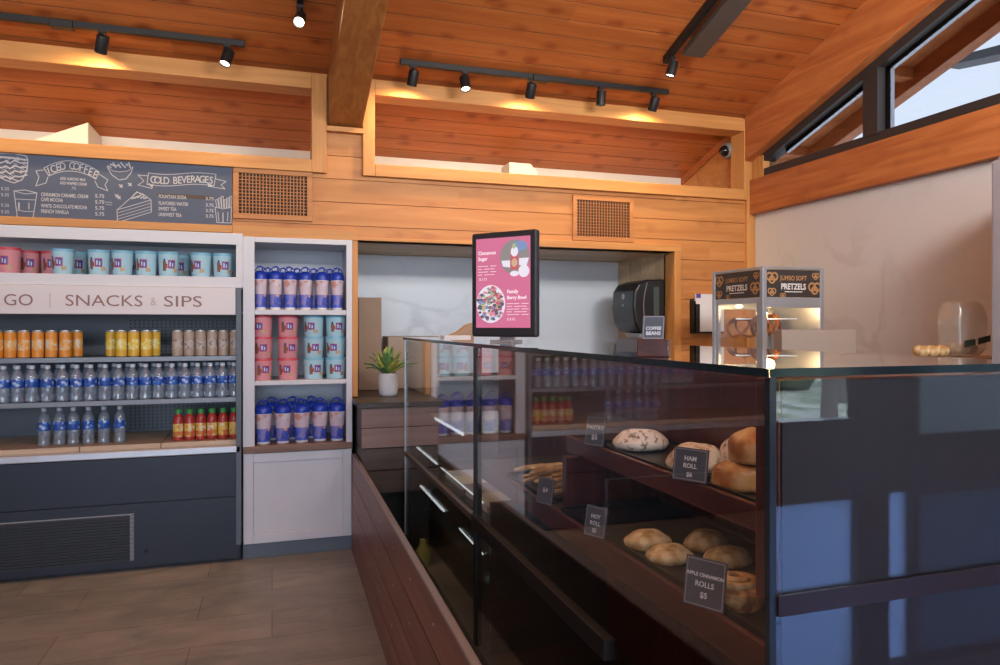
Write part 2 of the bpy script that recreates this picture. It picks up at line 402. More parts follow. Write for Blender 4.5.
# ceiling: boards with real gaps under a closed backing
cb = MB(); w = .1333; g = .008
y = YB+.02; i = 0
while y > RID:
    y2 = max(y-w, RID); a, b2 = y-g/2, y2+g/2
    vs = []
    for zz in (0,.026):
        vs += [(XL,b2,zc(b2)+zz),(XR+1.0 if False else XR,b2,zc(b2)+zz),(XR,a,zc(a)+zz),(XL,a,zc(a)+zz)]
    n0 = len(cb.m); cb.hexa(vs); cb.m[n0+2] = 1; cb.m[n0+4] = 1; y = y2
back = MB()
def slab(mb, ya, yb, za, zb, t=.1, x0=XL-.1, x1=XR+.1, m=0):
    mb.hexa([(x0,ya,za),(x1,ya,za),(x1,yb,zb),(x0,yb,zb),(x0,ya,za+t),(x1,ya,za+t),(x1,yb,zb+t),(x0,yb,zb+t)], m)
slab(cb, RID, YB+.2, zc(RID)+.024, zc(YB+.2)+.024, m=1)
def zc2(Y): return zc(RID) - K*(RID-Y)
slab(cb, YR-.2, RID, zc2(YR-.2), zc(RID), m=0)
ceil = struct(cb.build('ceiling', [M['ceil'], M['ceil_shade']]))
# roof overhang past the gable (seen through the clerestory glass)
ov = MB(); slab(ov, RID, YB+.8, zc(RID)+.02, zc(YB+.8)+.02, t=.08, x0=XR+.1, x1=XR+.95)
for yy in (4.9, 3.9, 2.9, 1.9):
    ov.box(XR+.1, XR+.95, yy-.05, yy+.05, zc(yy)-.04, zc(yy)+.03)
ov.hexa([(XR+.80,RID,zc(RID)-.11),(XR+.90,RID,zc(RID)-.11),(XR+.90,YB+.8,zc(YB+.8)-.11),(XR+.80,YB+.8,zc(YB+.8)-.11),
         (XR+.80,RID,zc(RID)+.05),(XR+.90,RID,zc(RID)+.05),(XR+.90,YB+.8,zc(YB+.8)+.05),(XR+.80,YB+.8,zc(YB+.8)+.05)])
struct(ov.build('trim_1', M['beamr']))

# wall_back : horizontal boards with the openings cut out
Z_ALC = 1.94; XA0, XA1 = .515, 2.78        # alcove opening
WBX = 2.50
Z_S, Z_ST, Z_T0, Z_T1 = 2.347, 2.425, 2.86, 2.955   # clerestory sill, sill top, head bottom/top
CL = (XL, .232); CR = (.619, 3.373)         # clerestory openings in X
wb = MB(); z = 0; h = .145; g = .005
def cuts(z0, z1):
    zm = (z0+z1)/2
    if zm < Z_ALC: return [(XA1+.055, XR)]
    if zm < Z_S+.03: return [(XL, XR)]
    if zm < Z_T0+.05: return [(CL[1]+.012, CR[0]-.012), (CR[1]+.012, XR-.003)]
    return [(XL, XR)]
z = 0
lv = sorted(set([0, Z_ALC, Z_S+.03, Z_T0+.05, 2.97] + [k*h for k in range(0,21)]))
for z0, z1 in zip(lv[:-1], lv[1:]):
    if z1-z0 < .004: continue
    g0 = g/2 if abs(z0/h-round(z0/h))<1e-6 else 0; g1 = g/2 if abs(z1/h-round(z1/h))<1e-6 else 0
    for xa, xb in cuts(z0, z1):
        wb.box(xa, xb, D, D+.022, z0+g0, z1-g1)
for z0, z1 in zip(lv[:-1], lv[1:]):
    for xa, xb in cuts(z0,z1):
        wb.box(xa, xb, D+.012, D+.11, z0, z1)
struct(wb.build('wall_back', M['wall']))
# clerestory frames
t1 = MB()
for (xa, xb) in ((XL, CL[1]), (CR[0], CR[1])):
    t1.box(xa, xb, D-.035, D+.13, Z_S, Z_ST)          # sill rail
    t1.box(xa, xb, D-.035, D+.13, Z_T0, Z_T1)         # head rail
struct(t1.build('trim_2', M['trim'], bevel=.004))
t2 = MB()
t2.box(CL[1], CL[1]+.09, D-.035, D+.13, Z_S, Z_T1)
t2.box(CR[0]-.075, CR[0], D-.035, D+.13, Z_S, Z_T1)
t2.box(CR[1], CR[1]+.03, D-.035, D+.13, Z_S, Z_T1)
t2.box(CR[1]+.030, XR-.001, D-.028, D+.14, 0.0, Z_T1)
t2.box(XR-.036, XR+.1, 4.385, D-.0285, WBX+.001, 2.66)
t2.box(XA0-.035, XA0, D-.012, D+.10, .955, Z_ALC)        # post between white cabinet and alcove
t2.box(XA1, XA1+.055, D-.03, D+.12, 0, Z_ALC)         # alcove right casing
struct(t2.build('trim_3', M['trimz'], bevel=.003))
t3 = MB()
t3.box(1.45, XA1+.055, D-.03, D+.02, Z_ALC, Z_ALC+.05)
t3.box(XA0-.035, 1.45, D-.012, D+.02, Z_ALC, Z_ALC+.02)
t3.box(XL, -.225, D-.03, D+.02, 1.955, 2.0)             # rail under the menu board
t3.box(-.225, XA0, D-.022, D+.02, 1.937, 2.0)
struct(t3.build('trim_4', M['trim'], bevel=.003))
# outer wall behind the openings, upper strip is white
struct(MB().box(XL-.2, XR+.2, YB, YB+.2, 0, zc(YB)+.08).build('wall_eave', M['whitew']))
# alcove shell
al = MB(); al.box(XA0-.02, XR, YB-.02, YB+.2, 0, 1.935)
struct(al.build('wall_alcove', M['alcove']))
so = MB(); so.box(-.4, XR, D+.02, YB, 1.94, 2.0); 
so.box(XA1, XA1+.12, D+.10, YB, 0, 1.94)
struct(so.build('trim_5', M['tan']))
sl = MB(); sl.box(XA0-.03, XA0-.005, D+.10, YB-.02, .955, 1.935); struct(sl.build('wall_partition', M['alcove']))
# gable-side lining seen through right clerestory opening
gl = MB()
gl.prism([(XR-.06, D+.105, 2.0),(XR-.06,YB,2.0),(XR-.06,YB,zc(YB)),(XR-.06,D+.105,zc(D+.105))],(.058,0,0))
struct(gl.build('wall_gable', M['wall']))
gl = MB(); 
for k in (0,):
    ya, yb = D+.13, YB
    gl.hexa([(XR-.08,ya,zc(ya)-.06),(XR-.06,ya,zc(ya)-.06),(XR-.06,yb,zc(yb)-.06),(XR-.08,yb,zc(yb)-.06),
             (XR-.08,ya,zc(ya)),(XR-.06,ya,zc(ya)),(XR-.06,yb,zc(yb)),(XR-.08,yb,zc(yb))])
gl.box(XR-.082, XR-.06, D+.131, D+.20, 2.02, zc(D+.19)-.06)
struct(gl.build('trim_6', M['beamr']))

# right wall: stone below, red beam, clerestory glazing under the gable rafter
def zb(Y): return zc(Y) - .345           # underside of the gable rafter
WB = 2.50
wr = MB()
wr.box(XR, XR+.2, EY-.08, D+.1, 0, 2.24)
wr.box(XR, XR+.2, D+.1, YB+.2, 0, 3.2)
struct(wr.build('wall_right', M['plaster']))
rb = MB(); rb.box(XR-.055, XR+.16, EY-.08, D-.03, 2.24, WB)
struct(rb.build('trim_7', M['beamr'], bevel=.006))
rr = MB()
rr.hexa([(XR-.10,RID,zb(RID)),(XR+.02,RID,zb(RID)),(XR+.02,D-.03,zb(D-.03)),(XR-.10,D-.03,zb(D-.03)),
         (XR-.10,RID,zc(RID)+.004),(XR+.02,RID,zc(RID)+.004),(XR+.02,D-.03,zc(D-.03)+.004),(XR-.10,D-.03,zc(D-.03)+.004)])
struct(rr.build('trim_8', M['beamr'], bevel=.006))
# remaining gable wall beyond the ridge

# clerestory window in the gable
YM = 3.40; fw = .055
y_end = D - .03 - 0
Ys = D - (2.62+ .0 - WB)/K * 0 - .0
y0w = D + (zc(D)-.345-WB)/K - .06       # where rafter underside meets the sill
y0w = min(y0w, 4.42)
wn = thing('window_1', (XR, YM, WB), None, None); wn['kind'] = 'structure'
fr = MB(); X0, X1 = XR-.03, XR+.07
fr.box(X0, X1, EY, y0w, WB, WB+.06)
def slope_strip(mb, ya, yb, dz0, dz1, xa, xb):
    mb.hexa([(xa,ya,zb(ya)-dz1),(xb,ya,zb(ya)-dz1),(xb,yb,zb(yb)-dz1),(xa,yb,zb(yb)-dz1),
             (xa,ya,zb(ya)-dz0),(xb,ya,zb(ya)-dz0),(xb,yb,zb(yb)-dz0),(xa,yb,zb(yb)-dz0)])
slope_strip(fr, EY, y0w, 0, .06, X0, X1)
fr.box(X0-.01, X1, YM-.055, YM+.055, WB+.05, zb(YM)-.04)
fr.box(X0, X1, 1.55, 1.65, WB+.05, zb(1.6)-.04)
fr.build('window_frame', M['bronze'], wn)
bd = MB(); slope_strip(bd, EY, y0w-.2, .06, .085, XR+.03, XR+.06); bd.box(XR+.03, XR+.06, YM-.085, YM-.055, WB+.06, zb(YM-.07)-.06)
o = bd.build('glazing_bead', M['bright'], wn); o['label'] = 'silver glazing bead'
for ya, yb in ((YM+.055, y0w-.03), (1.65, YM-.055), (EY, 1.55)):
    MB().prism([(XR+.02,ya,WB+.04),(XR+.02,yb,WB+.04),(XR+.02,yb,max(zb(yb)-.02,WB+.045)),(XR+.02,ya,zb(ya)-.02)],(.008,0,0)).build('pane', M['winglass'], wn)

# main rafter down to the wall
rf = MB(); xa, xb = .331, .541; dz = .333
ya, yb = RID, D-.001
rf.hexa([(xa,ya,zc(ya)-dz),(xb,ya,zc(ya)-dz),(xb,yb,zc(yb)-dz),(xa,yb,zc(yb)-dz),(xa,ya,zc(ya)+.004),(xb,ya,zc(ya)+.004),(xb,yb,zc(yb)+.004),(xa,yb,zc(yb)+.004)])
struct(rf.build('trim_9', M['beam'], bevel=.008))
rf = MB(); rf.box(xa-.012, xb+.012, D-.05, D+.0, zc(D)-dz-.03, zc(D)-dz)
struct(rf.build('trim_10', M['trim']))

# left and rear walls (daylight windows behind the camera)
struct(MB().box(XL-.2, XL, YR, YB+.2, 0, 5.2).build('wall_left', M['plaster']))
wx = [(-3.7,-2.45),(-2.35,-1.1),(-1.0,.25),(.35,1.35)]
rw = MB()
rw.box(XL, 1.45, YR-.2, YR, 0, .35); rw.box(XL, 1.45, YR-.2, YR, 2.75, 3.9)
ex = [XL]+[q for p in wx for q in p]+[1.45]
for k in range(0,len(ex),2): rw.box(ex[k], ex[k+1], YR-.2, YR, .35, 2.75)
struct(rw.build('wall_rear', M['plaster']))
for k,(a,b2) in enumerate(wx):
    w_ = thing('window_%d'%(k+2), ((a+b2)/2, YR-.1, .35), None, None); w_['kind'] = 'structure'
    f_ = MB(); f_.box(a,a+.06,YR-.14,YR-.04,.35,2.75); f_.box(b2-.06,b2,YR-.14,YR-.04,.35,2.75); f_.box(a+.06,b2-.06,YR-.14,YR-.04,.35,.41); f_.box(a+.06,b2-.06,YR-.14,YR-.04,2.69,2.75)
    f_.build('window_frame', M['bronze'], w_)
    MB().box(a+.06,b2-.06,YR-.095,YR-.087,.41,2.69).build('pane', M['bigglass'], w_)
# recessed entry behind the camera to the right: its glazing mirrors in the case end
ew = MB()
ew.prism([(1.45,YR,0),(1.45,YR,zc2(YR)),(1.45,RID,zc(RID)),(1.45,EY,zc(EY)),(1.45,EY,0)],(.1,0,0))
ew.box(1.45, XR, EY-.08, EY, 2.35, 4.6)
struct(ew.build('wall_entry', M['mahogz']))
shade_panel = plain('blue_shade_panel', (.2,.3,.5,1), .8)
def sheer(name, col, emit):
    m = bpy.data.materials.new(name); m.use_nodes = True; nt = m.node_tree; nt.nodes.clear()
    o = N(nt,'ShaderNodeOutputMaterial'); a = N(nt,'ShaderNodeBsdfTranslucent'); a.inputs[0].default_value = col
    t = N(nt,'ShaderNodeBsdfTransparent'); t.inputs[0].default_value = col
    x = N(nt,'ShaderNodeMixShader'); x.inputs[0].default_value = .9; nt.links.new(t.outputs[0], x.inputs[1]); nt.links.new(a.outputs[0], x.inputs[2]); nt.links.new(x.outputs[0], o.inputs[0]); return m
M['blue_shade'] = sheer('blue_shade_glass', (.56,.70,.96,1), 0)  # blue of the skylit shade outdoors, put into the pane colour
M['grey'] = sheer('grey_film_glass', (.33,.37,.39,1), 0); M['dim'] = sheer('dim_film_glass', (.16,.20,.28,1), 0)
dr = thing('door_1', (2.5, EY-.04, 0), None, None); dr['kind'] = 'structure'
df = MB(); ya, yb = EY-.07, EY-.01
for a,b2,z0,z1 in ((1.55,1.78,0,2.35),(2.23,2.39,0,2.35),(2.51,2.55,0,2.35),(3.36,3.45,0,2.35),(1.78,2.23,.71,1.03),(1.78,2.23,0,.03),(1.78,2.23,2.25,2.35),
                   (2.39,2.51,.72,2.35),(2.39,2.51,0,.03),(2.55,3.36,2.25,2.35),(2.55,3.36,0,.03),(2.55,3.36,.70,.95)):
    df.box(a,b2,ya,yb,z0,z1)
df.build('door_frame', M['mahogz'], dr)
for a,b2,z0,z1,mm in ((1.78,2.23,.03,.71,'blue_shade'),(2.39,2.51,.03,.72,'blue_shade'),(2.55,3.36,.03,.70,'dim'),(1.78,2.23,1.03,2.25,'bigglass'),(2.55,3.36,.95,2.25,'grey')):
    MB().box(a,b2,EY-.05,EY-.042,z0,z1).build('pane', M[mm], dr)
# baseboard of the right wall
bb = MB(); bb.box(XR-.015, XR-.001, YR, 4.5, 0, .1); struct(bb.build('baseboard_right', M['darkwood']))

# outside: sunlit ground with a low hedge and posts seen by reflection
M['ground'] = pastrymat('sunlit_ground', (.55,.53,.44,1), (.22,.26,.14,1), 1.2, .9)
struct(MB().box(-16, 24, -26, YR-.3, -.16, -.10).build('ground_outdoors' if False else 'floor_outdoors', M['ground']))
rr_ = random.Random(3)
for k,(x,y) in enumerate(((8.7,-7.6),(10.6,-9.4))):
    p = MB().lathe([(.14,0),(.11,.6),(.09,3.4)],10,(x,y,-.1)).build('porch_post', plain('post_%d'%k,(.12,.10,.09,1),.8), org=(x,y,-.1))
    tag(p, ('nearer' if k==0 else 'farther')+' dark porch post outdoors on the sunlit ground', 'post')
for k in range(5):
    x = 7.6+k*2.0; y = -11.5-rr_.random()*1.5
    hm = MB().ell((x,y,.45),(.8,.6,.6),18,10,f=lambda p: p*(1+.18*math.sin(p.x*9)*math.sin(p.y*11)*math.cos(p.z*7))).build('shrub', M.setdefault('leaf2',pastrymat('shrub_leaf',(.05,.09,.03,1),(.14,.2,.07,1),30,.9)), org=(x,y,-.1), smooth=True)
    tag(hm, 'rounded green shrub outdoors, %s of five in the hedge' % place(k,5), 'shrub', 'shrubs of the outdoor hedge')

# ================================================================== MENU BOARD
YMB = D-.014
mb0 = atY(0,152.5,YMB)
mbd = MB().box(-2.2, xY(232,YMB), YMB, D-.0005, 2.0, 2.352).build('menu_board', M['board'], org=(-1.0,YMB,2.0))
tag(mbd, 'grey blue chalkboard menu with white drawings above the cooler', 'menu board')
fl = Flat((0,YMB,0),(1,0,0),(0,0,1),.0012)
def q(px,py): p = atY(px,py,YMB); return (p.x,p.z)
def L_(pts, w=.0045, closed=False): fl.line([q(*p) for p in pts], w*.85, 0, closed)
fl_txt = Flat((0,YMB,0),(1,0,0),(0,0,1),.0012)
def T_(s, px, py, hpx, align='LEFT', rot=0, bold=0, sx=1):
    x,z = q(px,py); fl_txt.text(s, x, z, hpx*.0072, align, rot, bold, 0, sx)
def flush(nd='', nt_=''):
    if fl.mb.v: fl.mb.build(nd, M['chalk'], mbd); fl.mb = MB()
    if fl_txt.mb.v: fl_txt.mb.build(nt_, M['chalk'], mbd); fl_txt.mb = MB()
# sandwich
L_([(-4,153),(14,153.5),(26,156),(28,160),(27,171),(22,180),(14,183),(5,180),(-4,174)],.006)
for k in range(4): L_([(-4+k, 160+k*5),(1,163+k*5),(6,161+k*5),(10,163.5+k*5.2),(15,160+k*5.4),(20,163+k*4.6),(27,163+k*4)],.008)
for k in range(26): L_([(-2+(k*7)%27,157+(k*5)%22),(1+(k*7)%27,158.5+(k*5)%22)],.004)
L_([(2,176),(10,178),(18,181)],.006); L_([(0,157),(12,158),(26,160)],.012)
flush('chalk_sandwich')
# tumbler glass
L_([(14,191),(25,190),(37,193)],.005); L_([(14,191),(17.5,218)],.0045); L_([(37,193),(33,218.5)],.0045); L_([(15.5,199),(25,199.5),(36,200)],.004); L_([(17,210),(25,211.5),(34,211.5)],.004); L_([(14,191),(25,194),(37,193)],.004)
L_([(19,203),(19,209)],.008); L_([(29,203),(29,209)],.005)
flush('chalk_glass')
# prices at the far left
for py in (187.5,193.5,204,210.5): T_('5.25',1,py+2.5,3.2)
flush('', 'price_column')
# banner ICED COFFEE
arc = lambda x0,x1,y0,sag,n=10: [(x0+(x1-x0)*i/n, y0-sag*(1-(2*i/n-1)**2)+ (x1-x0)*i/n*.07) for i in range(n+1)]
L_(arc(44,99,168,9)); L_(arc(49,96,176,6.5)); L_([(44,168),(49,176)]); L_([(99,171.8),(96,179.2)])
L_([(44,170),(36,171),(39,177),(36,186),(46,183),(48,177)]); L_([(99,174),(108,180),(105,185),(108,191),(98,187),(95,181)])
for i,ch in enumerate('ICED COFFEE'):
    t = i/10; T_(ch, 50+44*t, 174.8-7.0*(1-(2*t-1)**2)+3.2*t, 8.4, 'CENTER', (.30*(1-2*t)), .0005, .72)
T_('ADD ALMOND MILK',73,180.5,3.1,'CENTER',0,.0005,.62); T_('ADD WHIPPED CREAM',73.5,185,3.1,'CENTER',0,.0005,.58); T_('.75',73.5,189.5,3.0,'CENTER')
flush('chalk_banner','heading_lettering')
for s,py in (('CINNAMON CARAMEL CREAM',196),('CAFE MOCHA',201),('WHITE CHOCOLATE MOCHA',207.3),('FRENCH VANILLA',212.8)):
    T_(s,41,py,3.9,sx=.60,bold=.0006)
for py in (197.5,203.5,209.6,215.4): T_('5.75',95,py,3.9,bold=.0005)
L_([(105,202),(112,202.6)],.003); L_([(106,204.5),(112,205)],.003)
flush('chalk_dash','price_list')
# bowl
L_([(107,167),(112,175),(119,180),(126,179),(131,173),(133,167)],.005); L_([(107,167),(113,171),(120,172),(128,171),(133,167)],.004)
for k in range(9): L_([(108+k*2.6,166-(k%3)*1.6),(111+k*2.4,167.5-(k%2)*2)],.009)
for x,y in ((121,186),(130,184.5),(117,196),(119,197.5)): L_([(x-1.6,y-1.2),(x+1.4,y+1.2)],.008); L_([(x-1,y+1.3),(x+1.2,y-1.2)],.006)
flush('chalk_bowl')
# cake slice
L_([(117,210),(137,192.5),(143,194),(151,200),(117,210)]); L_([(117,210),(117.5,222.5),(151.5,212),(151,200)])
for k in (3.2,6.4,9.4): L_([(117,210+k),(151,200+k)],.0035)
for k in range(5): L_([(132+k*3,197.5+abs(k-2)*.6),(135+k*3,195+abs(k-2)*1.2)],.009)
L_([(132,197),(137,192),(144,195)],.007)
flush('chalk_cake')
# banner COLD BEVERAGES
wav = lambda x0,x1,y0,n=12: [(x0+(x1-x0)*i/n, y0+(x1-x0)*i/n*.02+1.2*math.sin(PI*2*i/n)) for i in range(n+1)]
L_(wav(148.5,216,173)); L_(wav(147,214,184.5)); L_([(148.5,173),(147,184.5)]); L_([(216,174.5),(214,186)])
L_([(148,176),(138,175),(144,181),(138,185),(152,188.5),(153,184)]); L_([(216,179),(226,181.5),(221,185),(225,189),(209,186.5),(208,183.5)])
fl.poly([q(148,183),q(153,185),q(152,188)]); fl.poly([q(208,183),q(214,186),q(208,187)])
for i,ch in enumerate('COLD BEVERAGES'):
    t = i/13; T_(ch, 153+58*t, 183+1.0*math.sin(2*PI*t)+.6*t, 8.2, 'CENTER', -.05*math.cos(2*PI*t), .0006, .8)
flush('chalk_banner','heading_lettering')
for s,py in (('FOUNTAIN SODA',197.8),('FLAVORED WATER',204.6),('SWEET TEA',210.2),('UNSWEET TEA',216)):
    T_(s,158.5,py,3.9,sx=.66,bold=.0006)
for py in (200,206.5,212,217.5): T_('3.75',205.5,py,3.7,bold=.0005)
flush('','price_list')
# fries cup
L_([(215,207),(217,222.5),(231,223),(231.5,207.5)],.005); L_([(215,207),(223,209),(231.5,207.5)],.004)
for k in range(6): L_([(217+k*2.5,208),(215.5+k*2.9,200-(k%3)*1.8),(217.5+k*2.9,199.5-(k%3)*1.6),(219+k*2.4,208)],.0045)
L_([(218,212),(219,221)],.005); L_([(223,213),(223,222)],.007); L_([(228,212),(227.5,221)],.005)
st = Flat((0,YMB,0),(1,0,0),(0,0,1),.0005); a = q(157,193.2); b2 = q(213,199.8); st.rect(a[0],b2[0],b2[1],a[1])
o = st.mb.build('highlight_strip', M['strip'], mbd); o['label'] = 'dark brown strip behind one price line'
flush('chalk_fries')

# ================================================================== VENTS
M['ventw'] = wood('vent_wood', (.52,.22,.07,1), (.44,.17,.05,1), 'X', rough=.5, knots=False)
def vent(x0,x1,z0,z1,label,nx,nz):
    r = thing('vent_grille', ((x0+x1)/2, D, z0), label, 'vent grille')
    f = MB(); fwid = .032; y0,y1 = D-.02, D-.0005
    f.box(x0,x1,y0,y1,z1-fwid,z1); f.box(x0,x1,y0,y1,z0,z0+fwid); f.box(x0,x0+fwid,y0,y1,z0+fwid,z1-fwid); f.box(x1-fwid,x1,y0,y1,z0+fwid,z1-fwid)
    f.build('frame', M['ventw'], r, bevel=.002)
    MB().box(x0+fwid,x1-fwid,D-.003,D-.0004,z0+fwid,z1-fwid).build('back_plate', plain('vent_dark',(.05,.026,.016,1),.8), r)
    g_ = MB(); 
    for i in range(1,nx): 
        x = x0+fwid+(x1-x0-2*fwid)*i/nx; g_.box(x-.0032,x+.0032,D-.012,D-.006,z0+fwid,z1-fwid)
    for i in range(1,nz):
        zz = z0+fwid+(z1-z0-2*fwid)*i/nz; g_.box(x0+fwid,x1-fwid,D-.016,D-.011,zz-.0018,zz+.0018)
    g_.build('lattice', M['ventw'], r)
vent(-.222,.238,2.045,2.352,'wooden lattice vent at the right end of the chalkboard menu',20,12)
vent(1.985,2.455,1.995,2.31,'wooden lattice vent over the alcove, above the paper towel dispenser',19,12)

# ================================================================== WHITE CABINETS
# niche shelf over the cooler
nx0, nx1 = XL+.02, -.166
cab = thing('niche_cabinet', (-1.5, D, 1.628), 'long white wall niche holding snack buckets above the cooler', 'cabinet')
f = MB(); f.box(nx0,nx1-.0,D-.03,D+.0,1.885,1.953); f.box(nx0,nx1,D-.03,D,1.628,1.691); f.box(-.205,nx1,D-.03,D,1.691,1.885)
f.build('face_frame', M['white'], cab, bevel=.002)
f = MB(); f.box(nx0,nx1,D,D+.42,1.665,1.690); f.build('shelf', M['white'], cab)
f = MB(); f.box(nx0,nx1,D+.42,D+.44,1.63,1.93); f.box(nx1-.02,nx1,D,D+.42,1.69,1.905); f.box(nx0,nx1,D,D+.42,1.905,1.93); f.build('back_panel', M['white'], cab)
# tall shelf cabinet
tx0, tx1 = -.166, .478
cab = thing('shelf_cabinet', ((tx0+tx1)/2, D, 0), 'tall white cabinet with open shelves above a plain lower door', 'cabinet')
f = MB(); f.box(tx0,tx0+.066,D-.03,D,.628,1.953-.016); f.box(tx1-.036,tx1,D-.03,D,.628,1.937); f.box(tx0+.066,tx1-.036,D-.03,D,1.905,1.937)
f.build('face_frame', M['white'], cab, bevel=.002)
f = MB(); f.box(tx0,tx0+.02,D,D+.42,.1,1.93); f.box(tx1-.02,tx1,D,D+.42,.1,1.93); f.box(tx0,tx1,D+.42,D+.44,.1,1.93); f.box(tx0+.02,tx1-.02,D,D+.42,1.908,1.93)
f.build('carcass', M['white'], cab)
for z0,z1 in ((1.468,1.499),(1.040,1.067)):
    MB().box(tx0+.021,tx1-.021,D-.02,D+.419,z0,z1).build('shelf', M['white'], cab, bevel=.003)
o = MB().box(tx0,tx1,D-.045,D+.419,.636,.676).build('sill', wood('sill_brown',(.24,.14,.10,1),(.16,.085,.06,1),'X',rough=.4,knots=False), cab, bevel=.004); o['label'] = 'brown wooden sill'
f = MB(); z0,z1 = .09,.632; x0,x1 = tx0+.004,tx1-.004; y0,y1 = D-.03,D
f.box(x0,x0+.055,y0,y1,z0,z1); f.box(x1-.055,x1,y0,y1,z0,z1); f.box(x0+.055,x1-.055,y0,y1,z0,z0+.055); f.box(x0+.055,x1-.055,y0,y1,z1-.055,z1)
f.box(x0+.055,x1-.055,y0+.012,y1,z0+.055,z1-.055)
f.build('door', M['white'], cab, bevel=.003)
o = MB().box(tx0,tx1,D-.012,D+.02,0,.09).build('toe_kick', M['slategrey'], cab); o['label'] = 'blue grey toe kick'

# ================================================================== OPEN COOLER
cx0, cx1 = -3.9, -.176
YF = D-.045                 # front plane
ck = thing('open_cooler', ((cx0+cx1)/2, D, 0), 'charcoal open front drinks cooler with a white header sign', 'cooler')
MB().box(cx0,cx1,YF,YF+.05,0.02,.385).build('lower_panel', M['cool'], ck, bevel=.003)
MB().box(cx0,cx1,YF+.008,YF+.05,.385,.645).build('upper_panel', M['cool'], ck, bevel=.003)
MB().box(cx0,cx1,YF+.06,D+.62,.02,.62).build('tank', M['cool'], ck)
MB().box(cx0,cx1,YF+.03,D+.6,0,.02).build('plinth', M['black'], ck)
o = MB().box(cx0,cx1,YF-.012,YF+.06,.648,.690).build('bumper', M['bright'], ck, bevel=.006); o['label'] = 'bright metal bumper'
f = MB()
xx = cx1-.02
while xx > cx0+.1:
    f.box(max(xx-.42,cx0),xx-.006,YF+.061,D+.55,.685,.715); xx -= .42
o = f.build('deck', M['deck'], ck); o['label'] = 'pale wood toned deck boards'
f = MB(); f.box(cx0,cx1,D+.56,D+.60,.62,1.62); f.build('back_panel', M['coolin'], ck)
f = MB(); 
for zz in [.74+.022*k for k in range(9)]+[1.0+.022*k for k in range(7)]+[1.24+.022*k for k in range(10)]:
    for k in range(26):
        x = -.22-k*.026
        f.box(x-.004,x+.004,D+.553,D+.5595,zz-.007,zz+.003)
o = f.build('air_slots', M['black'], ck); o['kind'] = 'stuff'
f = MB(); f.box(cx1-.008,cx1,YF+.0,D+.6,.02,1.47); f.build('end_panel', M['cool'], ck)
f = MB(); f.box(cx1-.028,cx1+.002,YF-.012,YF+.02,.10,1.627); f.build('corner_post', M['slategrey'], ck, bevel=.003)
f = MB(); f.box(cx0,cx1,YF+.03,D+.6,1.50,1.626); f.build('canopy', M['coolin'], ck)
for z1, yf in ((1.217,D+.015),(.970,D-.005)):
    s_ = MB().box(cx0,cx1-.03,yf,D+.555,z1-.014,z1).build('shelf', M['steel'], ck)
    MB().box(cx0,cx1-.03,yf-.008,yf,z1-.022,z1+.004).build('price_rail', M['steel'], s_)
hs = MB().box(cx0,cx1-.03,YF-.006,YF+.029,1.466,1.626).build('header_sign', M['sign'], ck, bevel=.003); hs['label'] = 'white header sign with brown letters'
fs = Flat((0,YF-.006,0),(1,0,0),(0,0,1),.0015)
def hq(px,py): p = atY(px,py,YF-.006); return p.x,p.z
zb_ = atY(100,306,YF-.006).z - .004
capk = .100/.073   # cap height .073 m for a size .1 font
SW = [M['signtxt'], plain('pale_letters',(.48,.37,.35,1),.6)]
def HT(s, pxl, pxr, zt, zbm, m=0, bold=.0):
    x0 = hq(pxl,300)[0]; x1 = hq(pxr,300)[0]; size = (zt-zbm)*1.42
    vs,_ = text_mesh(s,size,'LEFT',bold); wd = max(v.x for v in vs)-min(v.x for v in vs); mn = min(v.x for v in vs)
    sx = (x1-x0)/wd; fs.text(s, x0-mn*sx, zbm, size, 'LEFT', 0, bold, m, sx); fs.mb.build('sign_word', SW, hs); fs.mb = MB()
zt_, zbm_ = hq(60,295)[1]+.004, hq(60,305)[1]-.004
HT('GO',4,33,zt_,zbm_); HT('SNACKS',65.5,142.5,zt_,zbm_); HT('SIPS',164,202,zt_,zbm_); HT('&',150.5,156.5,zt_-.010,zbm_+.006,1)
xg = hq(50,300)[0]; fs.rect(xg-.002,xg+.002,zbm_-.012,zt_+.006,1)
fs.mb.build('sign_divider', SW, hs)
# intake grille
gx1 = xY(134,YF); g_ = MB(); z0,z1 = .058,.333
g_.box(cx0,gx1,YF-.003,YF-.0005,z0,z1)
zz = z0+.012
while zz < z1-.03: g_.box(cx0,gx1-.022,YF-.011,YF-.003,zz,zz+.007); zz += .0165
gr = g_.build('intake_grille', plain('grille_dark',(.022,.024,.028,1),.5), ck)
d_ = MB(); zz = z0+.006; k = 0
while zz < z1-.004:
    for j in range(3): d_.box(gx1-.021+j*.007+(.003 if k%2 else 0),gx1-.0165+j*.007+(.003 if k%2 else 0),YF-.0045,YF-.003,zz,zz+.004)
    zz += .0075; k += 1
x = cx0
while x < gx1-.02:
    d_.box(x,x+.0045,YF-.0045,YF-.003,z1-.010,z1-.003); x += .0085
o = d_.build('perforated_edge', plain('perforation',(.46,.48,.53,1),.5), gr); o['kind'] = 'stuff'
kp = atY(146,551,YF); MB().lathe([(.011,0),(.011,.010),(.008,.014)],14,(kp.x,YF-.0005,kp.z),M=Matrix.Rotation(PI/2,3,'X')).build('lock_knob', M['black'], ck)
# cooler lamp under the canopy (real LED tube of the cooler)
lt = MB().box(cx0+.05,cx1-.06,YF+.032,YF+.048,1.484,1.498).build('cooler_lamp', M['led'], ck); lt['label'] = 'white strip lamp under the header'

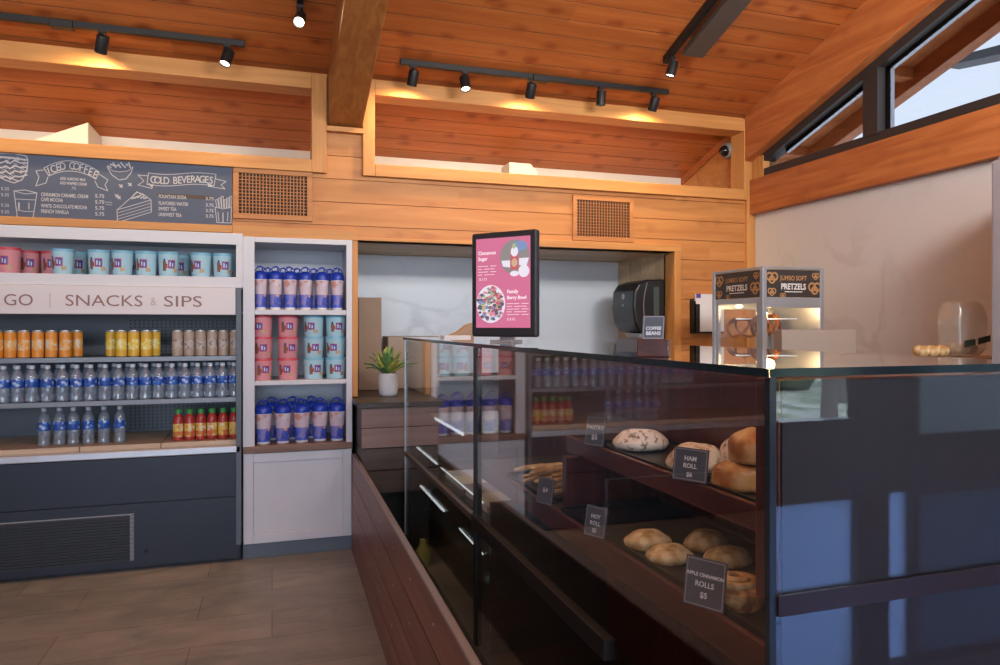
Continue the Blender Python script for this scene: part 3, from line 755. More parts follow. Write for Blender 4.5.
# ================================================================== DRINKS AND BUCKETS
def lab_can(body, stripe):
    return [body, M['canmetal'], stripe]
M['canmetal'] = plain('can_metal', (.62,.60,.58,1), .3, metal=.7)
def can_proto(name, c1, c2, c3):
    m1 = plain(name+'_print', c1, .35); m2 = patches(name+'_art', c2, [c3, c1], 60)
    body = MB().lathe([(.027,0),(.033,.006),(.033,.045),(.033,.105),(.033,.146)],20,ms=[1,0,2,0],cap=True).build('drink_can',[m1,M['canmetal'],m2],smooth=True)
    MB().lathe([(.0332,.146),(.028,.154),(.028,.157),(.025,.157),(.025,.153)],20).build('can_lid', M['canmetal'], body, smooth=True)
    kids(body); return body
protos = []
def relax(sp, dia):
    sp = [list(p) for p in sp]
    for it in range(60):
        for i in range(len(sp)):
            for j in range(i):
                if abs(sp[i][2]-sp[j][2]) > .05: continue
                dx, dy = sp[i][0]-sp[j][0], sp[i][1]-sp[j][1]; d = math.hypot(dx, dy); need = dia+.0025
                if 1e-5 < d < need and abs(dx) > 1e-5:
                    k = (need-d)/2*.5*(1 if dx > 0 else -1); sp[i][0] += k; sp[j][0] -= k
    return sp
def spread(proto, spots, fmt, cat, group, rots=None, scale=1, sxy=1):
    """spots: (x,y,z); label gets the place word"""
    n = len(spots); spots = relax(spots, max(proto.dimensions[0], max([0]+[q.dimensions[0] for q in KIDS.get(proto.name, []) if 'loop' not in q.name]))*sxy)
    for i,p in enumerate(spots):
        o = copy_tree(proto); o.location = p; o.rotation_euler = (0,0, (random.random()*6.28 if rots is None else rots(i)))
        o.scale = (sxy,sxy,scale); tag(o, fmt % place(i,n), cat, group)
ora = can_proto('orange_can',(.75,.28,.03,1),(.80,.42,.12,1),(.72,.62,.48,1))
yel = can_proto('yellow_can',(.72,.42,.035,1),(.80,.62,.12,1),(.86,.78,.45,1))
tan = can_proto('tan_can',(.42,.31,.24,1),(.50,.42,.36,1),(.24,.19,.22,1))
zs = 1.2182
def X(px,Y): return xY(px,Y)
spread(ora,[(X(px,4.63),4.63,zs) for px in (-16,-3,10.5,24,38,51.5,65.5)]+[(X(77,4.71),4.71,zs)],
       'orange drink can, %s of the orange cans in the cooler','can','orange cans on the cooler shelf', sxy=.93)
spread(yel,[(X(111.5,4.70),4.70,zs)]+[(X(px,4.63),4.63,zs) for px in (121.5,133.8,146.5)]+[(X(155,4.70),4.70,zs)],
       'yellow drink can, %s of the yellow cans in the cooler','can','yellow cans on the cooler shelf', sxy=.93)
spread(tan,[(X(px,4.63),4.63,zs) for px in (177.5,189.2,200.8,212.3,223.7,234.8)],
       'tan drink can, %s of the tan cans in the cooler','can','tan cans on the cooler shelf', sxy=.93)
# water bottles
M['wlabel'] = patches('bottle_label',(.02,.09,.42,1),[(.04,.18,.62,1),(.02,.07,.36,1),(.45,.55,.8,1)],70,thr=.45)
M['cap'] = plain('bottle_cap',(.62,.66,.72,1),.4)
wbt = MB().lathe([(.024,0),(.0305,.004),(.0315,.02),(.0285,.03),(.0315,.042),(.0285,.054),(.0315,.066),(.031,.085),(.0312,.125),(.031,.135),(.027,.152),(.0165,.172),(.0125,.18),(.0125,.192)],18).build('water_bottle', M['pet'], smooth=True)
MB().lathe([(.0316,.082),(.032,.084),(.032,.124),(.0316,.126)],18,cap=False).build('label_band', M['wlabel'], wbt, smooth=True)
MB().lathe([(.0145,.183),(.0145,.200),(.012,.202)],14).build('bottle_cap', M['cap'], wbt, smooth=True)
kids(wbt)
zs = .9712
spread(wbt,[(X(px,4.60),4.60,zs) for px in (-10,3,17.5,32,47.5,62.5,76.5,90.5,105,118.8,132.5,145.5,158.7,172,185,197.5,210,222.5,234.2)],
       'blue labelled water bottle, %s in the front row on the middle shelf','bottle','water bottles on the middle shelf', scale=1.03)
spread(wbt,[(X(px,4.60)+.035,4.675,zs) for px in (-10,3,17.5,32,47.5,62.5,76.5,90.5,105,118.8,132.5,145.5,158.7,172,185,197.5,210,222.5)],
       'blue labelled water bottle, %s in the back row on the middle shelf','bottle','water bottles on the middle shelf', scale=1.03)
zs = .7162
spread(wbt,[(X(px,4.66),4.66,zs) for px in (44,59.5,73.5,88.5,104,120)],
       'blue labelled water bottle, %s on the cooler deck','bottle','water bottles on the deck', scale=1.07)
# juices
M['juice'] = plain('red_juice',(.42,.035,.03,1),.25); M['jlabel'] = patches('juice_label',(.72,.50,.10,1),[(.70,.62,.45,1),(.6,.25,.05,1),(.62,.12,.06,1)],55,thr=.45)
M['gcap'] = plain('green_cap',(.05,.28,.06,1),.4)
ju = MB().lathe([(.025,0),(.0295,.004),(.0295,.12),(.028,.135),(.021,.15),(.017,.158),(.017,.166)],18).build('juice_bottle', M['juice'], smooth=True)
MB().lathe([(.0297,.022),(.0301,.024),(.0301,.098),(.0297,.1)],18,cap=False).build('label_band', M['jlabel'], ju, smooth=True)
MB().lathe([(.0195,.158),(.0195,.184),(.017,.187)],14).build('bottle_cap', M['gcap'], ju, smooth=True)
kids(ju)
spread(ju,[(X(px,4.64),4.64,zs) for px in (178.8,190,201.2,212.2,222.8,233)],
       'green capped red juice bottle, %s on the cooler deck','bottle','juice bottles on the deck')
# snack buckets
def bucket_proto(name, c, crim):
    mm = plain(name+'_plastic', c, .4); mr = plain(name+'_rim', crim, .4)
    H = .146
    b = MB().lathe([(.055,0),(.0565,.003),(.0635,.128),(.0645,.130),(.0645,H),(.0615,H),(.0605,.128),(.053,.006)],24,cap=False); b.lathe([(.055,0),(.02,.0005)],24,cap=True)
    o = b.build('snack_bucket', mm, smooth=True)
    MB().lathe([(.0646,.131),(.0651,.134),(.0651,H),(.0646,H+.001)],24,cap=False).build('rim', mr, o, smooth=True)
    e = MB()
    def patch(a0,a1,z0,z1,m,off=.0007):
        n = 6; vs = []
        for i in range(n+1):
            a = a0+(a1-a0)*i/n
            for zz in (z0,z1):
                r = .0565+(.007)*(zz/.128)+off; vs.append((r*math.cos(a),r*math.sin(a),zz))
        e.add(vs,[(2*i,2*i+2,2*i+3,2*i+1) for i in range(n)],m)
    for b0 in (-.15,):
        patch(b0-.10,b0+.62,.048,.098,0,.0006); patch(b0-.04,b0+.56,.054,.092,1,.001)
        patch(b0+.05,b0+.18,.060,.086,2,.0014); patch(b0+.30,b0+.42,.058,.080,2,.0014)
        patch(b0-.62,b0-.28,.034,.090,3,.0006); patch(b0-.55,b0-.35,.088,.104,4,.0006); patch(b0-.30,b0-.14,.05,.076,0,.0008)
        patch(b0+.5,b0+.95,.026,.048,5,.0008)
    e.build('printed_badge', [plain(name+'_red',(.45,.04,.08,1),.4),plain(name+'_blue',(.05,.07,.36,1),.4),plain(name+'_wht',(.6,.6,.66,1),.4),
                              plain(name+'_brn',(.22,.10,.06,1),.5),plain(name+'_nvy',(.05,.06,.22,1),.5),plain(name+'_tan',(.5,.36,.2,1),.5)], o)
    kids(o); return o
pink = bucket_proto('pink',(.72,.30,.34,1),(.62,.07,.10,1))
blue = bucket_proto('blue',(.42,.66,.76,1),(.22,.50,.66,1))
face = lambda i: -PI/2 + (-.25,.3,.05,-.4,.2)[i%5]
zs = 1.6912; Y1, Y2 = 4.635, 4.79
spread(pink,[(X(9,Y1),Y1,zs),(X(29,Y2),Y2,zs),(X(52,Y2),Y2,zs)],'pink snack bucket, %s of three pink ones in the white niche','bucket','pink buckets above the cooler',face,sxy=.91)
sp = [(X(63,Y1),Y1,zs),(X(77,Y2),Y2,zs),(X(99,Y1),Y1,zs),(X(122.5,Y1),Y1,zs),(X(137,Y2),Y2,zs),(X(147,Y1),Y1,zs),(X(168,Y1),Y1,zs),(X(180,Y2),Y2,zs),(X(201,Y1),Y1,zs),(X(223,Y1),Y1,zs),(X(229,Y2),Y2,zs)]
spread(blue,sp,'pale blue bucket, %s of the blue ones in the white niche','bucket','blue buckets above the cooler',face,sxy=.91)
YT = 4.63; zs = 1.0682; lev = ['bottom','middle','top']; rz = .1325
for pr, col, px, which in ((pink,'pink',262,'left'),(pink,'pink',288,'right'),(blue,'pale blue',313.5,'left'),(blue,'pale blue',335.5,'right')):
    for k in range(3):
        o = copy_tree(pr); o.scale = (.98,.98,.90); o.location = (X(px,YT),YT,zs+k*rz); o.rotation_euler = (0,0,face(int(k+px%3)))
        tag(o, '%s bucket at the %s of the %s %s stack in the tall cabinet' % (col, lev[k], which, col), 'bucket', 'stacked buckets in the tall cabinet')
# travel tumblers
M['tb_up'] = patches('tumbler_upper',(.62,.52,.60,1),[(.60,.47,.52,1),(.70,.62,.68,1),(.62,.30,.24,1)],38,thr=.55)
M['tb_lo'] = patches('tumbler_lower',(.06,.10,.50,1),[(.10,.16,.62,1),(.22,.20,.52,1),(.05,.06,.36,1),(.62,.36,.28,1)],34,thr=.4)
M['tb_lid'] = plain('tumbler_lid',(.012,.045,.42,1),.3); M['tb_wh'] = plain('tumbler_white',(.74,.72,.76,1),.35)
tb = MB().lathe([(.033,0),(.0345,.002),(.035,.014),(.039,.095),(.0445,.182),(.0452,.184),(.0452,.192)],22,ms=[3,3,1,0,3,3]).build('travel_tumbler',[M['tb_up'],M['tb_lo'],M['tb_wh'],M['tb_wh']],smooth=True)
MB().lathe([(.0456,.186),(.0459,.192),(.0456,.206),(.043,.222),(.028,.236),(.014,.240)],22).build('lid', M['tb_lid'], tb, smooth=True)
ar = [(-.0445,0,.196)]+[(-.042*math.cos(t),0,.214+.050*math.sin(t)) for t in [PI*k/10 for k in range(11)]]+[(.0445,0,.196)]
MB().tube(ar,.0035,7).build('carry_loop', M['tb_lid'], tb, smooth=True)
MB().tube([(.012,.005,.236),(.014,.008,.262),(.004,.012,.268),(-.02,.012,.262)],.0045,8).build('straw', M['tb_lid'], tb, smooth=True)
kids(tb)
zs = 1.5002
rot = lambda i: (.2,-.3,.5,0,-.15,.35,.1)[i%7]
spread(tb,[(X(px,4.60),4.60,zs) for px in (260.5,275.5,290,305.5,322,337.5)],'blue lidded tumbler, %s in the front row on the upper cabinet shelf','tumbler','tumblers on the top shelf',rot,sxy=.92)
spread(tb,[(X(px,4.70),4.70,zs) for px in (268,283,298,314,330)],'blue lidded tumbler, %s in the back row on the upper cabinet shelf','tumbler','tumblers on the top shelf',rot,sxy=.92)
zs = .6772
spread(tb,[(X(263.5,4.60),4.60,zs),(X(283,4.60),4.60,zs),(X(301.8,4.60),4.60,zs),(X(320,4.62),4.62,zs),(X(337,4.60),4.60,zs)],'blue lidded tumbler, %s in the front row on the brown sill','tumbler','tumblers on the sill',rot,sxy=1.12)
spread(tb,[(X(px,4.755),4.755,zs) for px in (272,292.5,312)],'blue lidded tumbler, %s in the back row on the brown sill','tumbler','tumblers on the sill',rot,sxy=1.12)
for p in (ora,yel,tan,wbt,ju,pink,blue,tb):      # remove the builders' originals
    for ch in list(COL.objects):
        if ch.parent is p: bpy.data.objects.remove(ch)
    bpy.data.objects.remove(p)

# ================================================================== TRACK LIGHTS
def head(r, pos, aim, lit=False):
    """one lamp head hanging under the track: stem + can; aim = unit direction of light"""
    pos = Vector(pos); aim = Vector(aim).normalized()
    rotm = Vector((0,0,-1)).rotation_difference(aim).to_matrix()
    s_ = MB().tube([pos, pos+Vector((0,0,-.035))],.010,8); s_.box(pos.x-.018,pos.x+.018,pos.y-.014,pos.y+.014,pos.z-.012,pos.z+.004)
    hd = s_.build('lamp_stem', M['black'], r, smooth=True)
    c = pos+Vector((0,0,-.072))
    can = MB().lathe([(.020,.048),(.030,.046),(.032,.040),(.032,-.046),(.029,-.048),(.026,-.042),(.026,-.030)],18,c,M=rotm).build('lamp_head', M['black'], r, smooth=True)
    MB().lathe([(.0255,-.037),(.0255,-.035)],16,c,M=rotm).build('lamp_lens', M['bulb'] if lit else M['bulb'], can)
    return c + aim*.055, aim
LAMPS = []
def lamp(pos, aim, e, cone=160, col=(1,.72,.38), blend=1.0):
    l = bpy.data.lights.new('spot','SPOT'); l.energy = e; l.spot_size = math.radians(cone); l.spot_blend = blend; l.color = col; l.shadow_soft_size = .025
    o = bpy.data.objects.new('track_spot', l); COL.objects.link(o); o.location = pos
    o.rotation_euler = Vector((0,0,-1)).rotation_difference(Vector(aim).normalized()).to_euler()
def track(x0,x1,label,heads,box):
    Y = 4.335; z = zc(Y)
    r = thing('track_light', ((x0+x1)/2,Y,z), label, 'track light')
    MB().box(x0,x1,Y-.017,Y+.017,z-.034,z+.0).build('rail', M['black'], r, bevel=.002)
    MB().box(box-.055,box+.055,Y-.03,Y+.03,z-.045,z-.005).build('power_box', M['black'], r, bevel=.004)
    for px,aim,e in heads:
        x = xY(px,Y); p,a = head(r,(x,Y,z-.034),aim)
        if e: lamp(p,a,e)
Wl = (0,.62,-.8)
track(-2.0, xY(245,4.335), 'black ceiling track light on the left, above the chalkboard menu',
      [(102,(-.25,.5,-.85),9),(227,(-.25,-.3,-.9),9),(-60,(0,.4,-.9),9)], xY(62,4.335))
track(xY(400,4.335), xY(668,4.335), 'black ceiling track light with five heads over the alcove',
      [(413,(-.10,.45,-.9),10),(465,(.03,-.35,-.93),10),(531,(0,.5,-.87),10),(601,(0,.12,-1),6),(654,(-.05,.5,-.87),10)], xY(540,4.335))
# track + wide fixture running down the slope at the right
r = thing('track_light', (2.45,3.4,zc(3.4)), 'dark brown wide linear fixture with one spot head, high on the right', 'track light')
xa,xb = 2.395,2.43; ya,yb = 2.4,4.03
f = MB(); f.hexa([(xa,ya,zc(ya)-.045),(xb,ya,zc(ya)-.045),(xb,yb,zc(yb)-.045),(xa,yb,zc(yb)-.045),(xa,ya,zc(ya)),(xb,ya,zc(ya)),(xb,yb,zc(yb)),(xa,yb,zc(yb))]); f.build('rail', M['black'], r)
xa,xb = 2.44,2.585; ya,yb = 2.4,3.87
f = MB(); f.hexa([(xa,ya,zc(ya)-.10),(xb,ya,zc(ya)-.10),(xb,yb,zc(yb)-.10),(xa,yb,zc(yb)-.10),(xa,ya,zc(ya)-.06),(xb,ya,zc(ya)-.06),(xb,yb,zc(yb)-.06),(xa,yb,zc(yb)-.06)])
f.build('lamp_housing', M['fixt'], r, bevel=.004)
f = MB()
for yy in (2.7,3.3,3.75): f.box(2.50,2.53,yy-.015,yy+.015,zc(yy)-.07,zc(yy)+.0)
f.build('mounting_bracket', M['black'], r)
p,a = head(r,(2.425,3.97,zc(3.97)-.045),(-.25,.1,-1)); lamp(p,a,6)
# single lit head near the top of the picture
p0 = atZ(300,0,3.05)
Yh = 3.964
hx = xY(300,Yh)
r = thing('track_light', (hx,Yh,zc(Yh)), 'single lit spot head on a short black track beside the rafter', 'track light')
f = MB(); xa,xb,ya,yb = hx-.017,hx+.017,2.9,4.0
f.hexa([(xa,ya,zc(ya)-.034),(xb,ya,zc(ya)-.034),(xb,yb,zc(yb)-.034),(xa,yb,zc(yb)-.034),(xa,ya,zc(ya)),(xb,ya,zc(ya)),(xb,yb,zc(yb)),(xa,yb,zc(yb))]); f.build('rail', M['black'], r)
p,a = head(r,(hx,Yh,zc(Yh)-.034),(-.15,-.72,-.7)); lamp(p,a,9,110)

# security dome camera
cp = Vector((XR-.062, 4.72, 2.765))
r = thing('dome_camera', cp, 'grey dome security camera on the orange gable panel', 'security camera')
Rx = Matrix.Rotation(-PI/2,3,'Y')
MB().lathe([(.062,0),(.062,.05),(.054,.06),(.05,.075)],24,cp,M=Rx).build('housing', plain('camera_grey',(.20,.185,.17,1),.5), r, smooth=True)
MB().ell(cp+Vector((-.075,-.012,-.008)),(.042,.042,.042),18,12).build('dome_lens', M['blackg'], r, smooth='all')
# white boxes on the ledge
a = atY(70,150,5.15)
o = MB(); bx = xY(68,5.1); zt = atY(70,124,5.1).z
o.prism([(bx-.16,5.02,2.36),(bx+.13,5.02,2.36),(bx+.13,5.02,zt),(bx-.16,5.02,zt-.13)],(0,.38,0))
tag(o.build('junction_box', M['whitew'], org=(bx,5.1,2.36), bevel=.004), 'white sloped box in the left clerestory opening', 'box')
bx = xY(515,5.15); zt = atY(515,161,5.02).z
o = MB().prism([(bx-.09,5.02,2.3605),(bx+.14,5.02,2.3605),(bx+.135,5.02,zt-.07),(bx+.08,5.02,zt-.01),(bx-.09,5.02,zt-.01)],(0,.2,0)).build('junction_box', M['whitew'], org=(bx,5.1,2.36), bevel=.006)
tag(o, 'small white box in the right clerestory opening', 'box')
# ledge carrying the boxes
struct(MB().box(XL, XR-.03, D+.115, YB, 2.28, 2.36).build('trim_11', M['whitew']))

# ================================================================== CURB WALL (low boarded front)
cw = thing('boarded_curb', (.49,2.6,0), 'low dark red boarded wall running along the front of the glass case', 'low wall')
f = MB(); zt = .597; n = 4; hb = zt/n
ybk, yfr = D-.046, .25
def cxo(Y): return .478 - (D-Y)*.0098         # outer face drifts slightly
for k in range(n):
    z0 = k*hb+.003; z1 = (k+1)*hb-.003
    off0 = -.018*(1-k/n); off1 = -.018*(1-(k+1)/n)
    f.hexa([(cxo(yfr)+off0,yfr,z0),(cxo(yfr)+.010,yfr,z0),(cxo(ybk)+.010,ybk,z0),(cxo(ybk)+off0*.3,ybk,z0),
            (cxo(yfr)+off1,yfr,z1),(cxo(yfr)+.010,yfr,z1),(cxo(ybk)+.010,ybk,z1),(cxo(ybk)+off1*.3,ybk,z1)])
f.build('boards', M['curb'], cw)
f = MB(); f.hexa([(cxo(yfr)+.010,yfr,.0),(cxo(yfr)+.020,yfr,.0),(cxo(ybk)+.020,ybk,.0),(cxo(ybk)+.010,ybk,.0),
                  (cxo(yfr)+.010,yfr,zt-.004),(cxo(yfr)+.020,yfr,zt-.004),(cxo(ybk)+.020,ybk,zt-.004),(cxo(ybk)+.010,ybk,zt-.004)])
f.build('core', M['darkwood'], cw)
f = MB(); f.hexa([(cxo(yfr)-.004,yfr,zt-.003),(cxo(yfr)+.022,yfr,zt-.003),(cxo(ybk)+.022,ybk,zt-.003),(cxo(ybk)-.004,ybk,zt-.003),
                  (cxo(yfr)-.004,yfr,zt+.008),(cxo(yfr)+.022,yfr,zt+.008),(cxo(ybk)+.022,ybk,zt+.008),(cxo(ybk)-.004,ybk,zt+.008)])
o = f.build('cap_rail', plain('cap_grey',(.17,.14,.15,1),.3), cw, bevel=.004); o['label'] = 'smooth grey cap rail'
f = MB(); rr_ = random.Random(5)
for k in range(10):
    yy = .9+k*.38; 
    for j in (.17,.33,.48): f.lathe([(.005,0),(.004,.0015)],8,(cxo(yy)-.018*(1-j/zt)*(1-.7*(yy-yfr)/(ybk-yfr))-.0004,yy+rr_.random()*.02,j+hb*.3),M=Matrix.Rotation(-PI/2,3,'Y'))
f.build('screw_heads', M['bright'], cw)

# ================================================================== DISPLAY CASE
G0, G1 = .73, 1.32          # front and back in X
YN, YF2, YD = .914, 4.06, 2.575
ZT = 1.322                  # underside of the top glass
dc = thing('display_case', ((G0+G1)/2,(YN+YF2)/2,0), 'long glass bakery display case with mahogany interior', 'display case')
MB().box(G0-.01,G1+.01,YN-.012,YF2+.01,ZT,ZT+.013).build('top_glass', M['glass'], dc)
f = MB(); f.box(G0-.0125,G0-.0105,YN-.012,YF2,ZT,ZT+.013); f.box(G0-.0105,G1+.01,YN-.0145,YN-.0125,ZT,ZT+.013)
o = f.build('top_edge', plain('dark_glass_edge',(.012,.022,.026,1),.12), dc); o['label'] = 'dark polished edge of the glass top'
for ya,yb in ((YN+.012,YD-.02),(YD+.02,YF2-.006)):
    MB().box(G0,G0+.006,ya,yb,.20,ZT-.004).build('front_pane', M['glass'], dc)
MB().box(G0+.012,G1-.0,YN,YN+.006,.20,ZT-.004).build('end_pane', M['glass'], dc)
f = MB(); f.box(G0-.004,G0+.020,YD-.019,YD+.019,.20,ZT-.002); f.build('divider_post', M['black'], dc, bevel=.002)
f = MB(); f.box(G0-.001,G0+.011,YN-.001,YN+.011,.20,ZT-.002); f.build('corner_post', plain('corner_black',(.016,.022,.028,1),.25), dc)
f = MB(); f.box(G0-.003,G0+.010,YF2-.006,YF2+.006,.20,ZT-.002); f.build('far_post', M['alu'], dc)
f = MB(); f.box(G0-.012,G0+.016,YN+.55,YD-.02,.636,.686); f.build('mid_rail', plain('rail_dark',(.012,.009,.009,1),.65,spec=.2), dc, bevel=.003)
f = MB(); f.box(G0-.006,G0+.014,YD+.02,YF2-.008,.655,.680); f.build('mid_rail', M['fixt'], dc, bevel=.002)
f = MB(); f.box(G0-.010,G0-.002,YD-.028,YD+.028,.60,.69); f.build('hinge_clip', M['black'], dc, bevel=.002)
# mahogany carcass
MB().box(G1-.03,G1,YN+.01,YF2-.01,.12,ZT-.03).build('back_panel', M['mahogz'], dc)
ep = MB().box(G0+.028,G1-.03,YN+.014,YN+.072,.955,ZT-.006).build('end_panel', M['mahogz'], dc, bevel=.003)
MB().box(G0+.030,G1-.03,YN+.0085,YN+.0135,.13,ZT-.008).build('backing_sheet', plain('dark_backing',(.022,.016,.019,1),.5), ep)
MB().box(G0+.03,G1-.03,YN+.012,YN+.05,.12,.93).build('end_base_panel', M['darkwood'], dc)
MB().box(G0+.012,G1,YN-.006,YN-.0008,.952,.984).build('end_rail', plain('rail_maroon',(.026,.013,.014,1),.35), dc)
MB().box(.94,G1-.03,2.20,2.235,.72,.96).build('partition', M['mahogz'], dc, bevel=.002)
MB().box(.80,G1-.03,YD+.03,YD+.05,.12,.72).build('partition', M['darkwood'], dc)
MB().box(G0+.02,G1-.03,YN+.05,YF2-.01,.06,.14).build('floor_panel', M['darkwood'], dc)
MB().box(G0+.03,G1,YN+.02,YF2-.01,0,.06).build('plinth', M['black'], dc)
# stepped wooden shelves
def shelf(x, y0, y1, zt, zbm, depth, label=None):
    s_ = MB().box(x+.016,min(x+depth,G1-.031),y0,y1,zt-.030,zt-.014).build('shelf', M['darkwood'], dc)
    MB().box(x,x+.016,y0,y1,zbm,zt).build('shelf_trim', M['mahog'], s_, bevel=.003)
shelf(1.0, YN+.075, 2.345, 1.011, .952, .32)
shelf(.87, YN+.075, 3.10, .806, .735, .44)
# glass shelves with bright lit edges in the far bay
for zz,x in ((.905,.83),(1.12,.95)):
    if zz<1: 
        s_ = MB().box(x,G1-.04,3.12 if zz<.95 else 2.7,YF2-.03,zz,zz+.007).build('glass_shelf', M['shelfglass'], dc)
        MB().box(x-.006,x-.0005,3.12,YF2-.35,zz-.004,zz+.009).build('shelf_lamp', M['led'], s_)
s_ = MB().box(.79,G1-.04,YD+.06,YF2-.03,.60,.612).build('glass_shelf', M['shelfglass'], dc)
MB().box(.775,.779,YD+.06,3.35,.714,.719).build('shelf_lamp', M['led'], s_)
MB().box(.775,.782,3.45,YF2-.1,.712,.720).build('shelf_lamp', M['led'], s_)
s_ = MB().box(.79,G1-.04,YD+.06,YF2-.03,.40,.412).build('glass_shelf', M['shelfglass'], dc)
MB().box(.775,.779,YD+.06,3.0,.515,.520).build('shelf_lamp', M['led'], s_)
MB().box(.775,.784,3.3,YF2-.2,.515,.523).build('shelf_lamp', M['led'], s_)
MB().box(G0+.03,G1-.031,YF2-.03,YF2-.016,.14,.62).build('far_panel', M['darkwood'], dc)

# pastries --------------------------------------------------------------
M['iced'] = pastrymat('iced_pastry',(.20,.14,.10,1),(.78,.70,.63,1),55,.5,(.36,.48))
M['crumb'] = pastrymat('crumb_pastry',(.42,.24,.11,1),(.72,.60,.46,1),45,.6,(.36,.52))
M['roll'] = pastrymat('baked_roll',(.34,.11,.022,1),(.70,.45,.19,1),11,.34,(.38,.60))
M['flat'] = pastrymat('flat_pastry',(.42,.24,.08,1),(.72,.58,.34,1),26,.5,(.38,.56))
M['swirl'] = pastrymat('cinnamon_roll',(.20,.08,.03,1),(.62,.40,.18,1),30,.4,(.4,.6))
M['tray'] = plain('black_tray',(.012,.012,.012,1),.35)
M['stick'] = pastrymat('crust_stick',(.42,.25,.10,1),(.66,.46,.22,1),26,.6)
def tray(x0,x1,y0,y1,z,label,hh=.016):
    r = MB().box(x0,x1,y0,y1,z,z+.005); r.box(x0,x0+.006,y0,y1,z+.005,z+hh); r.box(x1-.006,x1,y0,y1,z+.005,z+hh); r.box(x0+.006,x1-.006,y0,y0+.006,z+.005,z+hh); r.box(x0+.006,x1-.006,y1-.006,y1,z+.005,z+hh)
    o = r.build('baking_tray', M['tray'], org=((x0+x1)/2,(y0+y1)/2,z)); tag(o,label,'tray'); return o
ZU, ZL = .999, .7935         # shelf surfaces
tray(1.02,1.285,1.06,1.58,ZU,'black tray under the baked rolls on the upper case shelf')
tray(1.02,1.285,1.60,2.18,ZU,'black tray under the iced pastries on the upper case shelf')
tray(.90,1.27,1.12,2.15,ZL,'black tray under the pale flat pastries on the lower case shelf')
def lump(name, mat, c, r, rotz, label, cat, amp=.05, seed=0, group=None, rz=None):
    def f(p):
        w_ = 1+amp*math.sin(p.x*5+seed)*math.cos(p.y*6+seed*2)+amp*.6*math.sin(p.z*7+seed)
        q = p*w_
        if q.z < -.35: q.z = -.35-(q.z+.35)*.0
        return q
    Mz = Matrix.Rotation(rotz,3,'Z')
    o = MB().ell((0,0,.35*r[2]),r,26,16,f=f,M=Mz).build(name, mat, org=(0,0,0), smooth='all'); o.location = c
    return tag(o,label,cat,group)
zt = ZU+.006
lump('iced_pastry',M['iced'],(1.128,2.035,zt+.002),(.092,.070,.046),-.15,'white iced pastry nearest the upper left price card in the case','pastry',.05,1)
lump('iced_pastry',M['crumb'],(1.115,1.705,zt+.002),(.082,.072,.050),-.1,'crumb topped pastry behind the slate price card on the upper shelf','pastry',.06,2)
lump('iced_pastry',M['iced'],(1.246,1.70,zt+.002),(.040,.058,.060),.2,'white iced pastry partly hidden behind the baked rolls','pastry',.05,3)
lump('baked_roll',M['roll'],(1.092,1.475,zt+.001),(.062,.072,.052),.5,'golden baked roll at the bottom of the pair beside the end panel','roll',.05,4)
ro = lump('baked_roll',M['roll'],(1.118,1.465,zt+.066),(.056,.062,.060),-.3,'upper golden baked roll on the right beside the end panel','roll',.06,5)
zt = ZL+.006
for k,(x,y,rz,lab,hz) in enumerate(((.972,1.715,-.1,'pale flat pastry at the back left of four on the lower shelf',.040),(.968,1.598,.1,'pale flat pastry at the front left of four on the lower shelf',.036),
                                 (1.115,1.655,.1,'pale flat pastry at the back right of four on the lower shelf',.042),(1.10,1.535,.0,'pale flat pastry at the front right of four on the lower shelf',.036))):
    lump('flat_pastry',M['flat'],(x,y,zt+.0015),(.064,.050,hz*.85),rz,lab,'pastry',.05,k+6,'flat pastries on the lower shelf')
# cinnamon roll: coil on a disc
zt += .0015
cr = thing('cinnamon_roll',(.955,1.30,zt),'brown cinnamon roll beside the large price card on the lower shelf','pastry')
MB().lathe([(.052,0),(.058,.012),(.056,.035),(.045,.046),(.01,.05)],22,(.955,1.30,zt)).build('bun', M['swirl'], cr, smooth=True)
sp_ = [(.955+(.05-.044*t)*math.cos(t*15),1.30+(.05-.044*t)*math.sin(t*15),zt+.046+.014*t) for t in [k/60 for k in range(61)]]
MB().tube(sp_,.009,8).build('coil', M['flat'], cr, smooth=True)
# crust sticks heap in far bay
tray(.90,1.2,2.27,2.72,.794,'black tray of crust sticks in the bay beyond the partition')
for k in range(14):
    L = k//5; y = 2.33+.075*(k%5)+.03*(L%2); x = 1.02+.03*((k*7)%3-1); zz = .801+.022*L+.011
    rz = .35*((k*5)%7-3)/3
    d = Vector((math.sin(rz)*.3+.9,math.cos(rz)*.5-.3,0)).normalized()*.085
    o = MB().tube([Vector((x,y,zz))-d,Vector((x,y,zz))-d*.5+Vector((0,0,.003)),Vector((x,y,zz))+d*.5+Vector((0,0,.003)),Vector((x,y,zz))+d],[.006,.0105,.0105,.006],8).build('crust_stick', M['stick'], org=(x,y,zz), smooth=True)
    tag(o,'golden crust stick, %s of the %s layer beyond the partition' % (place(k%5, 4 if L==2 else 5),['bottom','middle','top'][L]),'pastry','crust sticks heap')
# white paper liners
for k,(x0,x1,y0,y1,z) in enumerate(((.86,1.14,3.3,3.62,.6135),(.86,1.14,2.85,3.2,.6135))):
    o = MB().box(x0,x1,y0,y1,z,z+.004); o.box(x0,x0+.004,y0,y1,z+.004,z+.028); o.box(x1-.004,x1,y0,y1,z+.004,z+.028); o.box(x0,x1,y0,y0+.004,z+.004,z+.028); o.box(x0,x1,y1-.004,y1,z+.004,z+.028)
    r = o.build('paper_tray', M['paper'], org=((x0+x1)/2,(y0+y1)/2,z))
    tag(r,'white paper tray on the lit glass shelf, %s one' % ('farther' if k==0 else 'nearer'),'tray')
